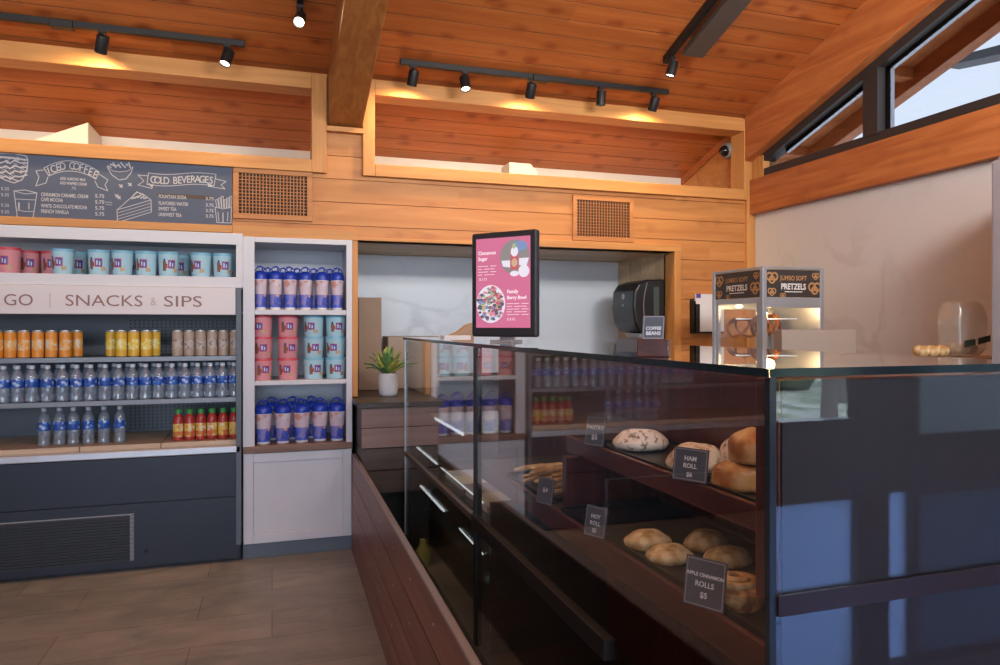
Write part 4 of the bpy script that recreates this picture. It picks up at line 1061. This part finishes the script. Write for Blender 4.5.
# price cards
def card(px, pyb, wpx, hpx, X_, ang, label, lines, zbot=None, back=None):
    p = atX(px, pyb, X_); d = S*p.x + C*p.y
    wd = wpx*d/710; hg = hpx*d/710
    if zbot is not None: p.z = zbot
    yaw = ang                               # direction of the card's right-hand edge in plan
    u = Vector((math.sin(yaw), -math.cos(yaw), 0)); tl = Vector((-u.y,u.x,0))
    nrm = u.cross(Vector((0,0,1)))          # faces the customer
    v = (Vector((0,0,1)) - nrm*.18).normalized(); n2 = u.cross(v)
    r = thing('price_card', p, label, 'price card')
    Mx = Matrix((u, -n2, v)).transposed()
    MB().obox(p+v*hg/2, (wd,.003,hg), Mx).build('panel', M['card'], r)
    MB().obox(p-n2*.014+Vector((0,0,.0095)), (wd*.9,.026,.010), Mx).build('foot', M['black'], r)
    ft = Flat(p+n2*.0016, u, v, .0005)
    b_ = .004*wd/.09
    for q0,q1 in (((-wd/2+b_,b_),(wd/2-b_,b_)),((wd/2-b_,b_),(wd/2-b_,hg-b_)),((wd/2-b_,hg-b_),(-wd/2+b_,hg-b_)),((-wd/2+b_,hg-b_),(-wd/2+b_,b_))): ft.line([q0,q1],b_*.45,1)
    for t,fy,fs_ in lines: ft.text(t,0,hg*fy,hg*fs_,'CENTER',0,.0004)
    ft.mb.build('lettering',[M['cardtxt'],M['cardr']],r)
card(594,442,22,29,.992,.55,'price card at the far end of the upper case shelf, left of the iced pastries',[('PASTRY',.56,.2),('$5',.22,.24)],1.0125)
card(689,474,38,33,.990,.50,'slate price card in front of the crumb topped pastry on the upper shelf',[('HAM',.62,.19),('ROLL',.40,.19),('$6',.14,.19)],1.0125)
card(594,531,26,30,.862,.45,'price card on the lower trim below the dark partition edge',[('HOT',.6,.18),('ROLL',.38,.18),('$5',.15,.18)],.8075)
card(703,602,44,48,.862,.50,'large price card at the near end of the lower shelf beside the cinnamon roll',[('APPLE CINNAMON',.62,.10),('ROLLS',.42,.15),('$5',.20,.16)],.8075)
card(544,503,21,26,.862,.45,'small price card beside the heap of crust sticks',[('$4',.45,.25)],.8075)

# ================================================================== ON TOP OF THE CASE
ZTOP = ZT+.013
# digital screen
u = Vector((.65,-.755,0)).normalized(); c0 = Vector((.897,2.727,ZTOP)); v = Vector((0,0,1)); n2 = u.cross(v)
sc_ = thing('menu_screen', c0, 'portrait screen in a black frame showing a pink menu, standing on the case', 'screen')
Mx = Matrix((u,-n2,v)).transposed(); W2,H2 = .305,.425; zb0 = .021
cen = c0+v*(zb0+H2/2)
MB().obox(cen,(W2,.035,H2),Mx).build('frame', plain('screen_frame',(.022,.024,.030,1),.35), sc_, bevel=.01, seg=3)
f = MB(); f.obox(c0+v*.005-n2*.01,(.10,.09,.008),Mx); f.obox(c0+v*.022-n2*.02,(.06,.02,.034),Mx); o = f.build('stand', M['alu'], sc_)
scr = lambda name,c,e=.0: plain(name,c,.25,spec=.5,var=.02,emit=c,es=e)
E = .30
ft = Flat(cen+n2*.0180,u,v,.0006)
w2,h2 = W2-.05,H2-.062; yo = .006
ft.rect(-w2/2,w2/2,-h2/2+yo,h2/2+yo,0,1)
ft.mb.build('display', scr('screen_pink',(.50,.14,.25,1),E), sc_)
pic = Flat(cen+n2*.0180,u,v,.0006)
cxp,cyp = w2*.22,h2*.28+yo; R_ = w2*.27
pic.disc(cxp,cyp,R_,R_,0,28,2)
pic.poly([(cxp-.9*R_,cyp-.2*R_),(cxp-.3*R_,cyp-.2*R_),(cxp-.3*R_,cyp-.62*R_),(cxp-.78*R_,cyp-.55*R_)],1,3); pic.poly([(cxp+.3*R_,cyp-.1*R_),(cxp+.95*R_,cyp-.1*R_),(cxp+.8*R_,cyp-.55*R_),(cxp+.3*R_,cyp-.5*R_)],1,3)
pic.disc(cxp+.35*R_,cyp+.6*R_,.5*R_,.3*R_,2,16,3); pic.rect(cxp-.25*R_,cxp+.25*R_,cyp-.75*R_,cyp+.15*R_,3,4); pic.disc(cxp,cyp+.3*R_,.25*R_,.3*R_,1,14,5); pic.disc(cxp-.02*R_,cyp+.62*R_,.12*R_,.16*R_,4,12,6)
pic.disc(cxp,cyp-.98*R_,.3*R_,.16*R_,1,16,5); pic.disc(cxp+.62*R_,cyp-.85*R_,.36*R_,.36*R_,1,18,5); pic.disc(cxp,cyp-.35*R_,.2*R_,.25*R_,5,12,5)
cx2,cy2 = -w2*.22,-h2*.235+yo; pic.disc(cx2,cy2,R_,R_*1.12,1,28,2)
rg = random.Random(11)
for k in range(150):
    a = rg.random()*6.28; rad = math.sqrt(rg.random())*R_*.9; s_ = R_*(.08+.10*rg.random()); mi = rg.choice([0,2,3,3,5,6,6,6,7,4])
    x,y = cx2+rad*math.cos(a),cy2+rad*1.08*math.sin(a)
    pic.poly([(x+s_*math.cos(t+a),y+s_*.7*math.sin(t+a)) for t in (0,1.2,2.4,3.6,4.9)],mi,3+k%6)
pic.mb.build('pictures',[scr('pic_grey',(.22,.21,.21,1),E),scr('pic_white',(.62,.62,.70,1),E),scr('pic_blue',(.16,.24,.42,1),E),scr('pic_red',(.45,.10,.12,1),E),scr('pic_green',(.3,.38,.22,1),E),scr('pic_tan',(.48,.34,.22,1),E),scr('pic_dark',(.09,.10,.13,1),E),scr('pic_rose',(.55,.22,.30,1),E)],sc_)
tx = Flat(cen+n2*.0180,u,v,.0006)
tx.text('Cinnamon',-w2*.46,h2*.32+yo,.0205,bold=.0006,k=2); tx.text('Sugar',-w2*.46,h2*.255+yo,.0205,bold=.0006,k=2)
for k in range(4): 
    for j in range(3): tx.line([(-w2*.46+j*.03,h2*(.19-.032*k)+yo),(-w2*.46+.026+j*.03-(.008 if (j+k)%2 else 0),h2*(.19-.032*k)+yo)],.0022,0,k=2)
tx.text('$ 5.75',-w2*.44,h2*.03+yo,.015,k=2)
tx.text('Family',w2*.08,-h2*.12+yo,.0205,bold=.0006,k=2); tx.text('Berry Bowl',w2*.08,-h2*.185+yo,.0195,bold=.0006,k=2)
for k in range(5):
    for j in range(3): tx.line([(w2*.08+j*.034,-h2*(.235+.03*k)+yo),(w2*.08+.03+j*.034-(.008 if (j+k)%2 else 0),-h2*(.235+.03*k)+yo)],.0022,0,k=2)
tx.text('$ 8.95',w2*.08,-h2*.42+yo,.015,k=2)
tx.mb.build('lettering', scr('screen_text',(.75,.66,.70,1),E), sc_)

# wooden block with a card
p = Vector((.770,1.333,ZTOP)); u = Vector((.80,-.60,0)).normalized(); v = Vector((0,0,1)); n2 = u.cross(v); Mx = Matrix((u,-n2,v)).transposed()
r = thing('card_holder', p, 'grey card standing in a small mahogany block on the case top', 'card holder')
MB().obox(p+v*.0185,(.066,.035,.037),Mx).build('block', M['mahog'], r, bevel=.002)
u2 = Vector((.95,-.31,0)).normalized(); n3 = u2.cross(v); v2 = (v-n3*.12+u2*.08).normalized()
cpos = p+v*.037-u*.002
Mc = Matrix((u2,-u2.cross(v2),v2)).transposed()
MB().obox(cpos+v2*.025,(.046,.003,.05),Mc).build('card', M['card'], r)
ft = Flat(cpos+u2.cross(v2)*.0018,u2,v2,.0005)
for a,b2 in (((-.021,.002),(.021,.002)),((.021,.002),(.021,.048)),((.021,.048),(-.021,.048)),((-.021,.048),(-.021,.002))): ft.line([a,b2],.0018,1)
ft.text('COFFEE',0,.020,.0095,'CENTER',0,.0003); ft.text('BEANS',0,.009,.0105,'CENTER',0,.0004)
ft.mb.build('lettering',[M['cardtxt'],M['cardr']],r)
# plain dark card lying back beside it
p = Vector((.775,1.455,ZTOP)); u = Vector((.88,-.47,0)).normalized(); n2 = u.cross(v); v2 = (v-n2*.35).normalized()
Mx = Matrix((u,-u.cross(v2),v2)).transposed()
r = thing('card_holder', p, 'blank dark card leaning in a low stand, left of the mahogany block', 'card holder')
MB().obox(p+v2*.019,(.055,.003,.036),Mx).build('card', plain('dark_card',(.05,.055,.065,1),.5), r)
MB().obox(p-n2*.012+v*.003,(.05,.026,.006),Matrix((u,-n2,v)).transposed()).build('foot', M['black'], r)
# folded kraft bag
p = Vector((1.035,3.98,ZTOP))
o = MB().prism([(p.x-.09,p.y-.05,p.z),(p.x+.07,p.y-.05,p.z),(p.x+.07,p.y-.05,p.z+.085),(p.x+.035,p.y-.05,p.z+.07),(p.x-.02,p.y-.05,p.z+.03)],(0,.09,0)).build('paper_bag', M['kraft'], org=p, bevel=.004)
tag(o,'folded brown paper bag on the far end of the case top','paper bag')
o = MB().box(p.x-.13,p.x+.02,p.y-.16,p.y-.06,p.z,p.z+.012).build('paper_stack', M['paper'], org=p); tag(o,'thin white paper stack in front of the folded brown bag','paper')

# ================================================================== BACK COUNTER IN THE ALCOVE
bx0, bx1, by0 = .49, 2.77, 4.20
bc = thing('back_counter', (1.6,4.8,0), 'back counter under the alcove with a dark top and brown plank front', 'counter')
MB().box(bx0-.012,bx1-.002,by0-.012,YB-.03,.918,.949).build('worktop', M['darkwood'], bc, bevel=.003)
f = MB()
for k in range(2): f.box(bx0+.010,bx1-.01,by0+.01,by0+.03,.68+k*.119+.002,.68+(k+1)*.119-.002)
o = f.build('front_boards', M['mauve'], bc)
MB().box(bx0+.012,bx1-.01,by0+.03,YB-.04,.42,.918).build('carcass', M['darkwood'], bc)
f = MB(); f.box(bx0+.012,bx1-.01,by0-.02,by0+.029,.42,.545); f.box(bx0+.012,bx1-.01,by0+.012,by0+.029,.55,.675); f.build('shaded_lower_boards', wood('shaded_lower_boards',(.09,.062,.052,1),(.06,.04,.034,1),'X',rough=.5,knots=False), bc)  # shadow on the lower boards is put into a darker wood colour
MB().box(bx0+.05,bx1,by0+.12,YB-.04,0,.42).build('plinth', M['black'], bc)
MB().box(bx0-.01,bx1,YB-.05,YB-.03,.949,1.03).build('backsplash', M['darkwood'], bc)
o = MB().lathe([(.04,0),(.045,.08),(.02,.12),(.018,.15)],14,(.62,4.10,0)).build('cleaner_bottle', M['lime'], org=(.62,4.10,0), smooth=True); tag(o,'yellow green bottle on the floor in the gap behind the low wall','bottle')
# cartons
o = MB().box(.575,.735,5.02,5.30,.9505,1.60).build('tall_carton', M['kraft'], org=(.67,5.1,.949), bevel=.004); tag(o,'tall brown carton at the left end of the back counter','carton')
x0 = xY(384,5.2); x1 = xY(436,5.2)
o = MB().box(x0+.012,x1,5.08,5.34,.9505,1.325).build('low_carton', M['kraft2'], org=(x0,5.2,.949), bevel=.004); tag(o,'lower pale carton behind the potted plant','carton')
# plant
pp = Vector((.712,4.575,.9505))
pl = thing('potted_plant', pp, 'green leafy plant in a white ribbed pot on the back counter', 'plant')
f = MB(); n = 36; prof = [(.050,0),(.060,.02),(.066,.08),(.062,.14),(.058,.148),(.054,.140),(.054,.12)]
f.lathe(prof,n,pp)
for j in range(len(prof)):
    for i in range(n):
        if i%2 and j<4: q_ = f.v[j*n+i]; f.v[j*n+i] = Vector((pp.x+(q_.x-pp.x)*.965, pp.y+(q_.y-pp.y)*.965, q_.z))
f.build('pot', plain('pot_white',(.60,.64,.70,1),.5), pl, smooth='all')
MB().lathe([(.053,.118),(.03,.128),(.002,.130)],18,pp).build('soil', plain('soil',(.03,.02,.015,1),.9), pl)
lm = [pastrymat('leaf_green',(.06,.16,.05,1),(.16,.30,.10,1),20,.45),pastrymat('leaf_yellow',(.28,.34,.06,1),(.50,.48,.12,1),16,.45)]
rg = random.Random(4)
for k in range(48):
    a = 2*PI*k/48*2.4+rg.random()*.4; out = .15+.90*rg.random(); Ln = .13+.05*rg.random(); wd = .019+.009*rg.random()
    d = Vector((math.cos(a),math.sin(a),0)); sd = Vector((-d.y,d.x,0)); vs = []; n = 7
    for i in range(n+1):
        t = i/n; pos = pp+Vector((0,0,.125))+d*(out*Ln*1.05*t*(1 if t<.7 else 1))+Vector((0,0,1))*(Ln*(1.22-out*.45)*t-.05*out*t*t*t)
        w_ = wd*math.sin(PI*min(1,.12+.88*t))*(1 if t<.99 else 0)+.001
        vs += [pos-sd*w_+Vector((0,0,.004)),pos+Vector((0,0,-.002)),pos+sd*w_+Vector((0,0,.004))]
    fs_ = []
    for i in range(n): b_ = 3*i; fs_ += [(b_,b_+1,b_+4,b_+3),(b_+1,b_+2,b_+5,b_+4)]
    lf = MB().add(vs,fs_).build('leaf', lm[1 if k%5 in (0,2) else 0], pl, smooth='all')
    so_ = lf.modifiers.new('thick','SOLIDIFY'); so_.thickness = .0016
# paper towel dispenser on the alcove's right side
dp = Vector((XA1-.001,4.80,1.34))
pd = thing('towel_dispenser', dp, 'black rounded paper towel dispenser on the side of the alcove', 'dispenser')
x1 = XA1-.001; pr = [(x1,1.34),(x1-.10,1.335),(x1-.21,1.36),(x1-.25,1.42),(x1-.268,1.54),(x1-.258,1.66),(x1-.22,1.715),(x1-.15,1.742),(x1-.03,1.748),(x1,1.745)]
MB().prism([(a,4.64,b2) for a,b2 in pr],(0,.35,0)).build('cover', plain('dispenser_black',(.016,.018,.020,1),.22), pd, bevel=.018, seg=3)
def off(pts,k): 
    cx = sum(p[0] for p in pts)/len(pts); cz = sum(p[1] for p in pts)/len(pts)
    return [(cx+(p[0]-cx)*k,cz+(p[1]-cz)*k) for p in pts]
f = MB(); f.box(x1-.10,x1-.055,4.634,4.6398,1.44,1.69); o = f.build('window_strip', plain('smoke_window',(.06,.085,.08,1),.12), pd, bevel=.002)
f = MB(); arcp = [(x1-.155+.03*math.sin(t*PI)*-1, 4.636, 1.37+.35*t) for t in [k/10 for k in range(11)]]
f.tube(arcp,.004,6); o = f.build('seam', plain('seam_grey',(.20,.21,.22,1),.3), pd, smooth=True)
f = MB(); f.lathe([(.022,0),(.022,.004)],16,(x1-.2635,4.80,1.62),M=Matrix.Rotation(-PI/2,3,'Y')); f.lathe([(.010,0),(.010,.004)],12,(x1-.2665,4.80,1.555),M=Matrix.Rotation(-PI/2,3,'Y')); f.build('sensor', plain('sensor_grey',(.42,.44,.46,1),.4), pd)
f = MB(); f.box(x1-.19,x1-.14,4.68,4.9,1.315,1.345); f.build('paper_slot', plain('slot_grey',(.34,.35,.36,1),.4), pd)
# wire file holder with papers on the board wall
fx0, fx1 = 2.925, 3.17
fh = thing('file_holder', (3.05,D,1.34), 'black wall file holder with white papers right of the alcove', 'file holder')
f = MB(); f.box(fx0,fx1,D-.014,D-.0005,1.36,1.60); f.box(fx0,fx0+.04,D-.07,D-.062,1.355,1.56); f.box(fx0,fx1,D-.07,D-.001,1.345,1.357); f.box(fx0,fx0+.006,D-.07,D-.001,1.355,1.58)
f.build('rack', M['black'], fh)
f = MB(); f.box(fx0+.03,fx1+.02,D-.035,D-.018,1.36,1.635); f.box(fx0+.04,fx1+.01,D-.055,D-.04,1.36,1.53); o = f.build('papers', M['paper'], fh); o['label'] = 'white papers'
f = MB(); f.box(fx0+.032,fx0+.07,D-.0362,D-.0352,1.605,1.636); f.build('purple_tab', plain('purple_tab',(.10,.06,.38,1),.6), fh)

# ================================================================== SIDE COUNTER WITH PRETZEL WARMER
sd = thing('side_counter', (2.95,3.4,0), 'service counter along the stone wall carrying the pretzel warmer', 'counter')
MB().box(2.30,XR-.005,2.26,4.18,.93,.96).build('worktop', plain('stone_top',(.42,.38,.35,1),.25), sd, bevel=.003)
MB().box(2.34,XR-.02,2.28,4.17,.08,.93).build('carcass', M['mauve'], sd)
MB().box(2.40,XR-.02,2.30,4.17,0,.08).build('plinth', M['black'], sd)
wx0,wx1,wy0,wy1,wz0,wz1 = 2.51,2.915,3.20,3.66,.961,1.722
pw = thing('pretzel_warmer', ((wx0+wx1)/2,(wy0+wy1)/2,wz0), 'aluminium heated pretzel warmer with lit glass sides and dark signs', 'food warmer')
MB().box(wx0,wx1,wy0,wy1,wz0,wz0+.12).build('base', M['alu'], pw, bevel=.004)
ps = .026
for k,(a,b2) in enumerate(((wx0,wy0),(wx1-ps,wy0),(wx0,wy1-ps),(wx1-ps,wy1-ps))):
    MB().box(a,a+ps,b2,b2+ps,wz0+.12,wz1-.012).build('corner_post', M['alu'], pw, bevel=.002)
MB().box(wx0,wx1,wy0,wy1,wz1-.012,wz1).build('top', M['alu'], pw, bevel=.002)
zsg = 1.555
f = MB(); f.box(wx0+ps,wx1-ps,wy0+.002,wy0+.03,zsg-.055,zsg); f.box(wx0+.002,wx0+.03,wy0+ps,wy1-ps,zsg-.03,zsg); f.box(wx0+ps,wx1-ps,wy1-.03,wy1-.002,zsg-.055,zsg); f.build('lintel', M['alu'], pw)
f = MB(); f.box(wx0+.005,wx0+.02,wy0+ps,wy0+ps+.03,wz0+.12,zsg-.03); f.box(wx0+.005,wx0+.02,wy1-ps-.03,wy1-ps,wz0+.12,zsg-.03); f.box(wx0+.005,wx0+.02,wy0+ps+.03,wy1-ps-.03,wz0+.12,wz0+.15); f.build('door_frame', M['alu'], pw)
MB().box(wx0+.010,wx0+.014,wy0+ps+.03,wy1-ps-.03,wz0+.15,zsg-.03).build('glass', M['glass'], pw)
MB().box(wx0+ps,wx1-ps,wy0+.010,wy0+.014,wz0+.12,zsg-.055).build('glass', M['glass'], pw)
MB().box(wx1-.012,wx1-.008,wy0+ps,wy1-ps,wz0+.12,wz1-.012).build('side_wall', M['alu'], pw)
M['sgn'] = plain('pretzel_sign_dark',(.042,.034,.032,1),.5); M['pz'] = plain('pretzel_print',(.46,.24,.09,1),.6); M['sw'] = plain('sign_white',(.75,.73,.70,1),.6)
def psign(o,u,wd,hg):
    MB().prism([Vector(o)+Vector(u)*a+Vector((0,0,b2)) for a,b2 in ((0,0),(wd,0),(wd,hg),(0,hg))], -Vector(u).cross(Vector((0,0,1)))*.008).build('sign_panel', M['sgn'], pw)
    ft = Flat(o,u,(0,0,1),.001)
    def pz(x,y,r,k=1):
        ft.ring(x-r*.42,y+r*.1,r*.5,r*.24,0,k=k); ft.ring(x+r*.42,y+r*.1,r*.5,r*.24,0,k=k+.2); ft.ring(x,y-r*.35,r*.45,r*.22,0,k=k+.4)
    pz(wd*.10,hg*.72,hg*.26); pz(wd*.10,hg*.2,hg*.18); pz(wd*.92,hg*.8,hg*.16); pz(wd*.90,hg*.36,hg*.28); pz(wd*.3,hg*.06,hg*.12)
    ft.text('JUMBO SOFT',wd*.5,hg*.62,hg*.24,'CENTER',0,.0006,0,wd*.58/(hg*1.62)); ft.text('PRETZELS',wd*.5,hg*.29,hg*.30,'CENTER',0,.0012,1,wd*.60/(hg*1.66))
    ft.line([(wd*.34,hg*.2),(wd*.66,hg*.2)],hg*.03,1)
    ft.mb.build('sign_print',[M['pz'],M['sw']],pw)
psign((wx0+ps,wy0+.004,zsg+.002),(1,0,0),wx1-wx0-2*ps,wz1-zsg-.018)
psign((wx0+.004,wy1-ps,zsg+.002),(0,-1,0),wy1-wy0-2*ps,wz1-zsg-.018)
f = MB(); f.ell((wx0+.07,wy0+.07,1.515),(.022,.022,.010),12,8); f.ell((wx1-.07,wy0+.08,1.515),(.022,.022,.010),12,8); f.ell((wx0+.10,wy1-.12,1.515),(.022,.022,.010),12,8)
f.build('lamp', M['warmled'], pw, smooth='all')
f = MB(); cxp,cyp = (wx0+wx1)/2,(wy0+wy1)/2
f.tube([(cxp,cyp,wz0+.12),(cxp,cyp,1.48)],.008,8); f.lathe([(.14,0),(.14,.006)],22,(cxp,cyp,wz0+.13))
f.tube([(cxp-.14,cyp-.09,1.47),(cxp+.14,cyp+.09,1.47)],.005,6); f.tube([(cxp-.14,cyp+.09,1.44),(cxp+.14,cyp-.09,1.44)],.005,6)
f.build('hanging_rack', M['bright'], pw, smooth=True)
l = bpy.data.lights.new('warmer_bulb','POINT'); l.energy = 1.0; l.color = (1,.62,.28); l.shadow_soft_size = .03
lo = bpy.data.objects.new('warmer_bulb', l); COL.objects.link(lo); lo.location = (wx0+.2,wy0+.2,1.49)
M['pretzel'] = pastrymat('pretzel_brown',(.16,.05,.018,1),(.36,.14,.045,1),12,.3)
def pretzel(c, r, yaw, label):
    pts = []
    for k in range(49):
        t = -PI*.5 + 2*PI*k/48
        pass
    pts = []
    n = 56
    for k in range(n+1):
        t = (k/n)*2-1           # -1..1
        a = t*PI*1.28
        x = math.sin(a)*(1-.12*abs(t))*(1 if abs(t)<.72 else 1)
        z = math.cos(a)*.86
        if abs(t)>.62:
            q_ = (abs(t)-.62)/.38; x = x*(1-q_)+(-.42 if t>0 else .42)*q_; z = z*(1-q_)+.62*q_
        pts.append((x,z, .10*math.cos(a*2) if abs(t)>.5 else 0))
    pts = [(p[0],-p[1],p[2]) for p in pts]
    P_ = [Vector((c[0]+p[0]*r*math.cos(yaw),c[1]+p[0]*r*math.sin(yaw)+p[2]*r*.7,c[2]-p[1]*r*.8)) for p in pts]
    rd = [r*(.165-.08*abs((k/n)*2-1)) for k in range(n+1)]
    o = MB().tube(P_,rd,9).build('soft_pretzel', M['pretzel'], org=c, smooth=True); tag(o,label,'pretzel','pretzels on the warmer rack')
pretzel((cxp-.10,cyp-.07,1.395),.088,.45,'brown soft pretzel hanging nearest the left front corner of the warmer')
pretzel((cxp+.10,cyp+.07,1.40),.088,1.35,'brown soft pretzel seen nearly edge on at the right in the warmer')
pretzel((cxp-.10,cyp+.08,1.385),.085,-.5,'brown soft pretzel behind the left door glass of the warmer')
# taupe carton in front of the warmer
o = MB().box(2.305,2.745,2.80,2.86,.961,1.382).build('taupe_carton', M['taupe'], org=(2.52,2.83,.961), bevel=.003); tag(o,'flat taupe carton standing right in front of the pretzel warmer','carton')
MB().box(2.745,2.751,2.802,2.858,.965,1.378).build('edge_tape', plain('carton_tape',(.24,.20,.17,1),.6), o)
# support carton and plastic bag
o = MB().box(2.80,3.40,2.40,2.62,.961,1.255).build('bread_crate', M['kraft2'], org=(3.1,2.5,.961), bevel=.003); tag(o,'pale carton under the plastic bag of rolls by the stone wall','carton')
bg = thing('plastic_bag', (3.08,2.51,1.256), 'clear plastic bag of rolls with a green printed band', 'bag')
def bf(p): return Vector((p.x*(1+.06*math.sin(p.z*9)),p.y,p.z*(1+.1*math.sin(p.x*7)*math.cos(p.y*3))))
MB().ell((3.085,2.51,1.385),(.098,.07,.129),24,18,f=lambda p: Vector((math.copysign(abs(p.x)**.4,p.x)*(1+.04*math.sin(p.z*11)),math.copysign(abs(p.y)**.6,p.y),math.copysign(abs(p.z)**.5,p.z)*(1+(.07*math.sin(p.x*9) if p.z > 0 else 0))))).build('bag_film', M['bag'], bg, smooth='all')
ft = Flat((3.08,2.51-.074,1.315),(1,-.0,0),(0,0,1),.002); ft.poly([(-.075,-.012),(-.008,-.002),(-.008,.026),(-.075,.018)]); ft.poly([(.008,.0),(.085,.014),(.085,.044),(.008,.028)])
ft.mb.build('green_band', plain('bag_green',(.03,.06,.045,1),.5), bg)
for k,(x,z_) in enumerate(((-.045,.040),(.008,.040),(.058,.040))):
    o = MB().ell((3.08+x,2.51,1.256+z_),(.024,.032,.028),16,10).build('bread_roll', M['flat'], org=(3.08+x,2.51,1.256), smooth='all'); tag(o,'pale bread roll inside the plastic bag, %s of three' % place(k,3),'bread roll','rolls in the plastic bag')
for k,px in enumerate((917,927,937)):
    x = xY(px,2.55); o = MB().ell((x,2.53,1.256+.028),(.034,.04,.028),16,10).build('bread_roll', M['flat'], org=(x,2.53,1.256), smooth='all'); tag(o,'small loose bread roll left of the plastic bag, %s of three' % place(k,3),'bread roll','loose rolls beside the plastic bag')
# steel refrigerator at the right edge
fx = 2.90
rfg = thing('steel_refrigerator', (3.17,1.85,0), 'tall stainless steel refrigerator against the stone wall at the right edge', 'refrigerator')
MB().box(fx+.04,XR-.012,1.40,2.24,.08,2.13).build('body', M['steelb'], rfg, bevel=.02, seg=3)
for z0,z1 in ((.14,1.17),(1.19,2.10)):
    dr_ = MB().box(fx,fx+.04,1.41,2.23,z0,z1).build('door', M['steelb'], rfg, bevel=.012, seg=3)
    MB().tube([(fx-.0,1.50,z0+.25),(fx-.04,1.50,z0+.28),(fx-.04,1.50,z1-.28),(fx-.0,1.50,z1-.25)],.011,8).build('handle', M['bright'], dr_, smooth=True)
f = MB()
for a in (1.48,2.16):
    for b2 in (fx+.10,XR-.08): f.lathe([(.025,0),(.025,.08)],10,(b2,a,0))
f.build('feet', M['black'], rfg)

# outdoor lamp arm seen through the clerestory
p1 = atX(950,64,5.4); p2 = atX(1012,54,5.4)
ol = thing('outdoor_lamp', (5.4,p2.y,-.1), 'dark flat outdoor lamp on a pole seen through the clerestory window', 'lamp')
MB().hexa([(5.3,p2.y-.2,p2.z-.04),(5.5,p2.y-.2,p2.z-.04),(5.5,p1.y,p1.z-.035),(5.3,p1.y,p1.z-.035),(5.3,p2.y-.2,p2.z+.04),(5.5,p2.y-.2,p2.z+.04),(5.5,p1.y,p1.z+.02),(5.3,p1.y,p1.z+.02)]).build('lamp_head', plain('lamp_dark',(.035,.04,.05,1),.5), ol)
MB().tube([(5.4,p2.y-.2,-.1),(5.4,p2.y-.2,p2.z)],.05,10).build('pole', plain('pole_dark',(.035,.04,.05,1),.5), ol)

# ================================================================== LIGHT
W = bpy.data.worlds.new('sky'); bpy.context.scene.world = W; W.use_nodes = True
nt = W.node_tree; bgn = nt.nodes['Background']
tc = N(nt,'ShaderNodeTexCoord'); sx = N(nt,'ShaderNodeSeparateXYZ'); nt.links.new(tc.outputs['Generated'], sx.inputs[0])
rp = N(nt,'ShaderNodeValToRGB'); rp.color_ramp.elements[0].position = 0; rp.color_ramp.elements[0].color = (.70,.83,1.0,1)
rp.color_ramp.elements[1].position = .8; rp.color_ramp.elements[1].color = (.50,.66,.92,1)
nt.links.new(sx.outputs[2], rp.inputs[0]); nt.links.new(rp.outputs[0], bgn.inputs[0]); bgn.inputs[1].default_value = 4.0
def portal(loc, rot, sx_, sy_):
    l = bpy.data.lights.new('portal','AREA'); l.shape = 'RECTANGLE'; l.size = sx_; l.size_y = sy_; l.cycles.is_portal = True
    o = bpy.data.objects.new('window_portal', l); COL.objects.link(o); o.location = loc; o.rotation_euler = rot
for a,b2 in wx: portal(((a+b2)/2,YR-.2,1.55),(PI/2,0,0),b2-a,2.4)
portal((2.5,EY-.12,1.2),(PI/2,0,0),1.9,2.3)
portal((XR+.2,1.7,3.3),(0,PI/2,0),1.8,5.0)
sun = bpy.data.lights.new('sun','SUN'); sun.energy = 3.2; sun.angle = .02; sun.color = (1,.95,.86)
so_ = bpy.data.objects.new('sun', sun); COL.objects.link(so_)
so_.rotation_euler = Vector((0,0,-1)).rotation_difference(Vector((.25,-.75,-.8)).normalized()).to_euler()
# bare area lights added out of view to brighten ceiling and walls
def panel(x,y,z,sx_,sy_,e,col=(1,.90,.78),aim=(0,0,-1)):
    l = bpy.data.lights.new('fill_light','AREA'); l.shape = 'RECTANGLE'; l.size = sx_; l.size_y = sy_; l.energy = e; l.color = col
    o = bpy.data.objects.new('fill_light', l); COL.objects.link(o); o.location = (x,y,z); o.rotation_euler = Vector((0,0,-1)).rotation_difference(Vector(aim).normalized()).to_euler()
panel(-1.8,.5,2.7,2.2,.35,47,(1,.95,.90),(0,.42,.9)); panel(1.6,.5,2.7,2.2,.35,47,(1,.95,.90),(0,.42,.9))
panel(2.2,.3,2.9,1.2,.4,34,(1,.96,.92),(.35,.85,.1))
panel(-.3,-1.2,3.4,3.0,.4,18,(1,.95,.9),(0,.75,-.65))

# ================================================================== CAMERA
cam = bpy.data.cameras.new('camera'); cam.sensor_width = 36; cam.lens = F*36/1000; cam.shift_y = -(332.5-HOR)/1000; cam.clip_start = .02
co = bpy.data.objects.new('camera', cam); COL.objects.link(co); co.location = (0,0,ZC); co.rotation_euler = (PI/2,0,-TH)
scn = bpy.context.scene; scn.camera = co
scn.view_settings.view_transform = 'Standard'; scn.view_settings.look = 'None'; scn.view_settings.gamma = 1; scn.view_settings.use_curve_mapping = False
scn.view_settings.exposure = 1.15
scn.cycles.transparent_max_bounces = 40; scn.cycles.max_bounces = 12; scn.cycles.diffuse_bounces = 6; scn.cycles.glossy_bounces = 6
scn.cycles.sample_clamp_indirect = 6
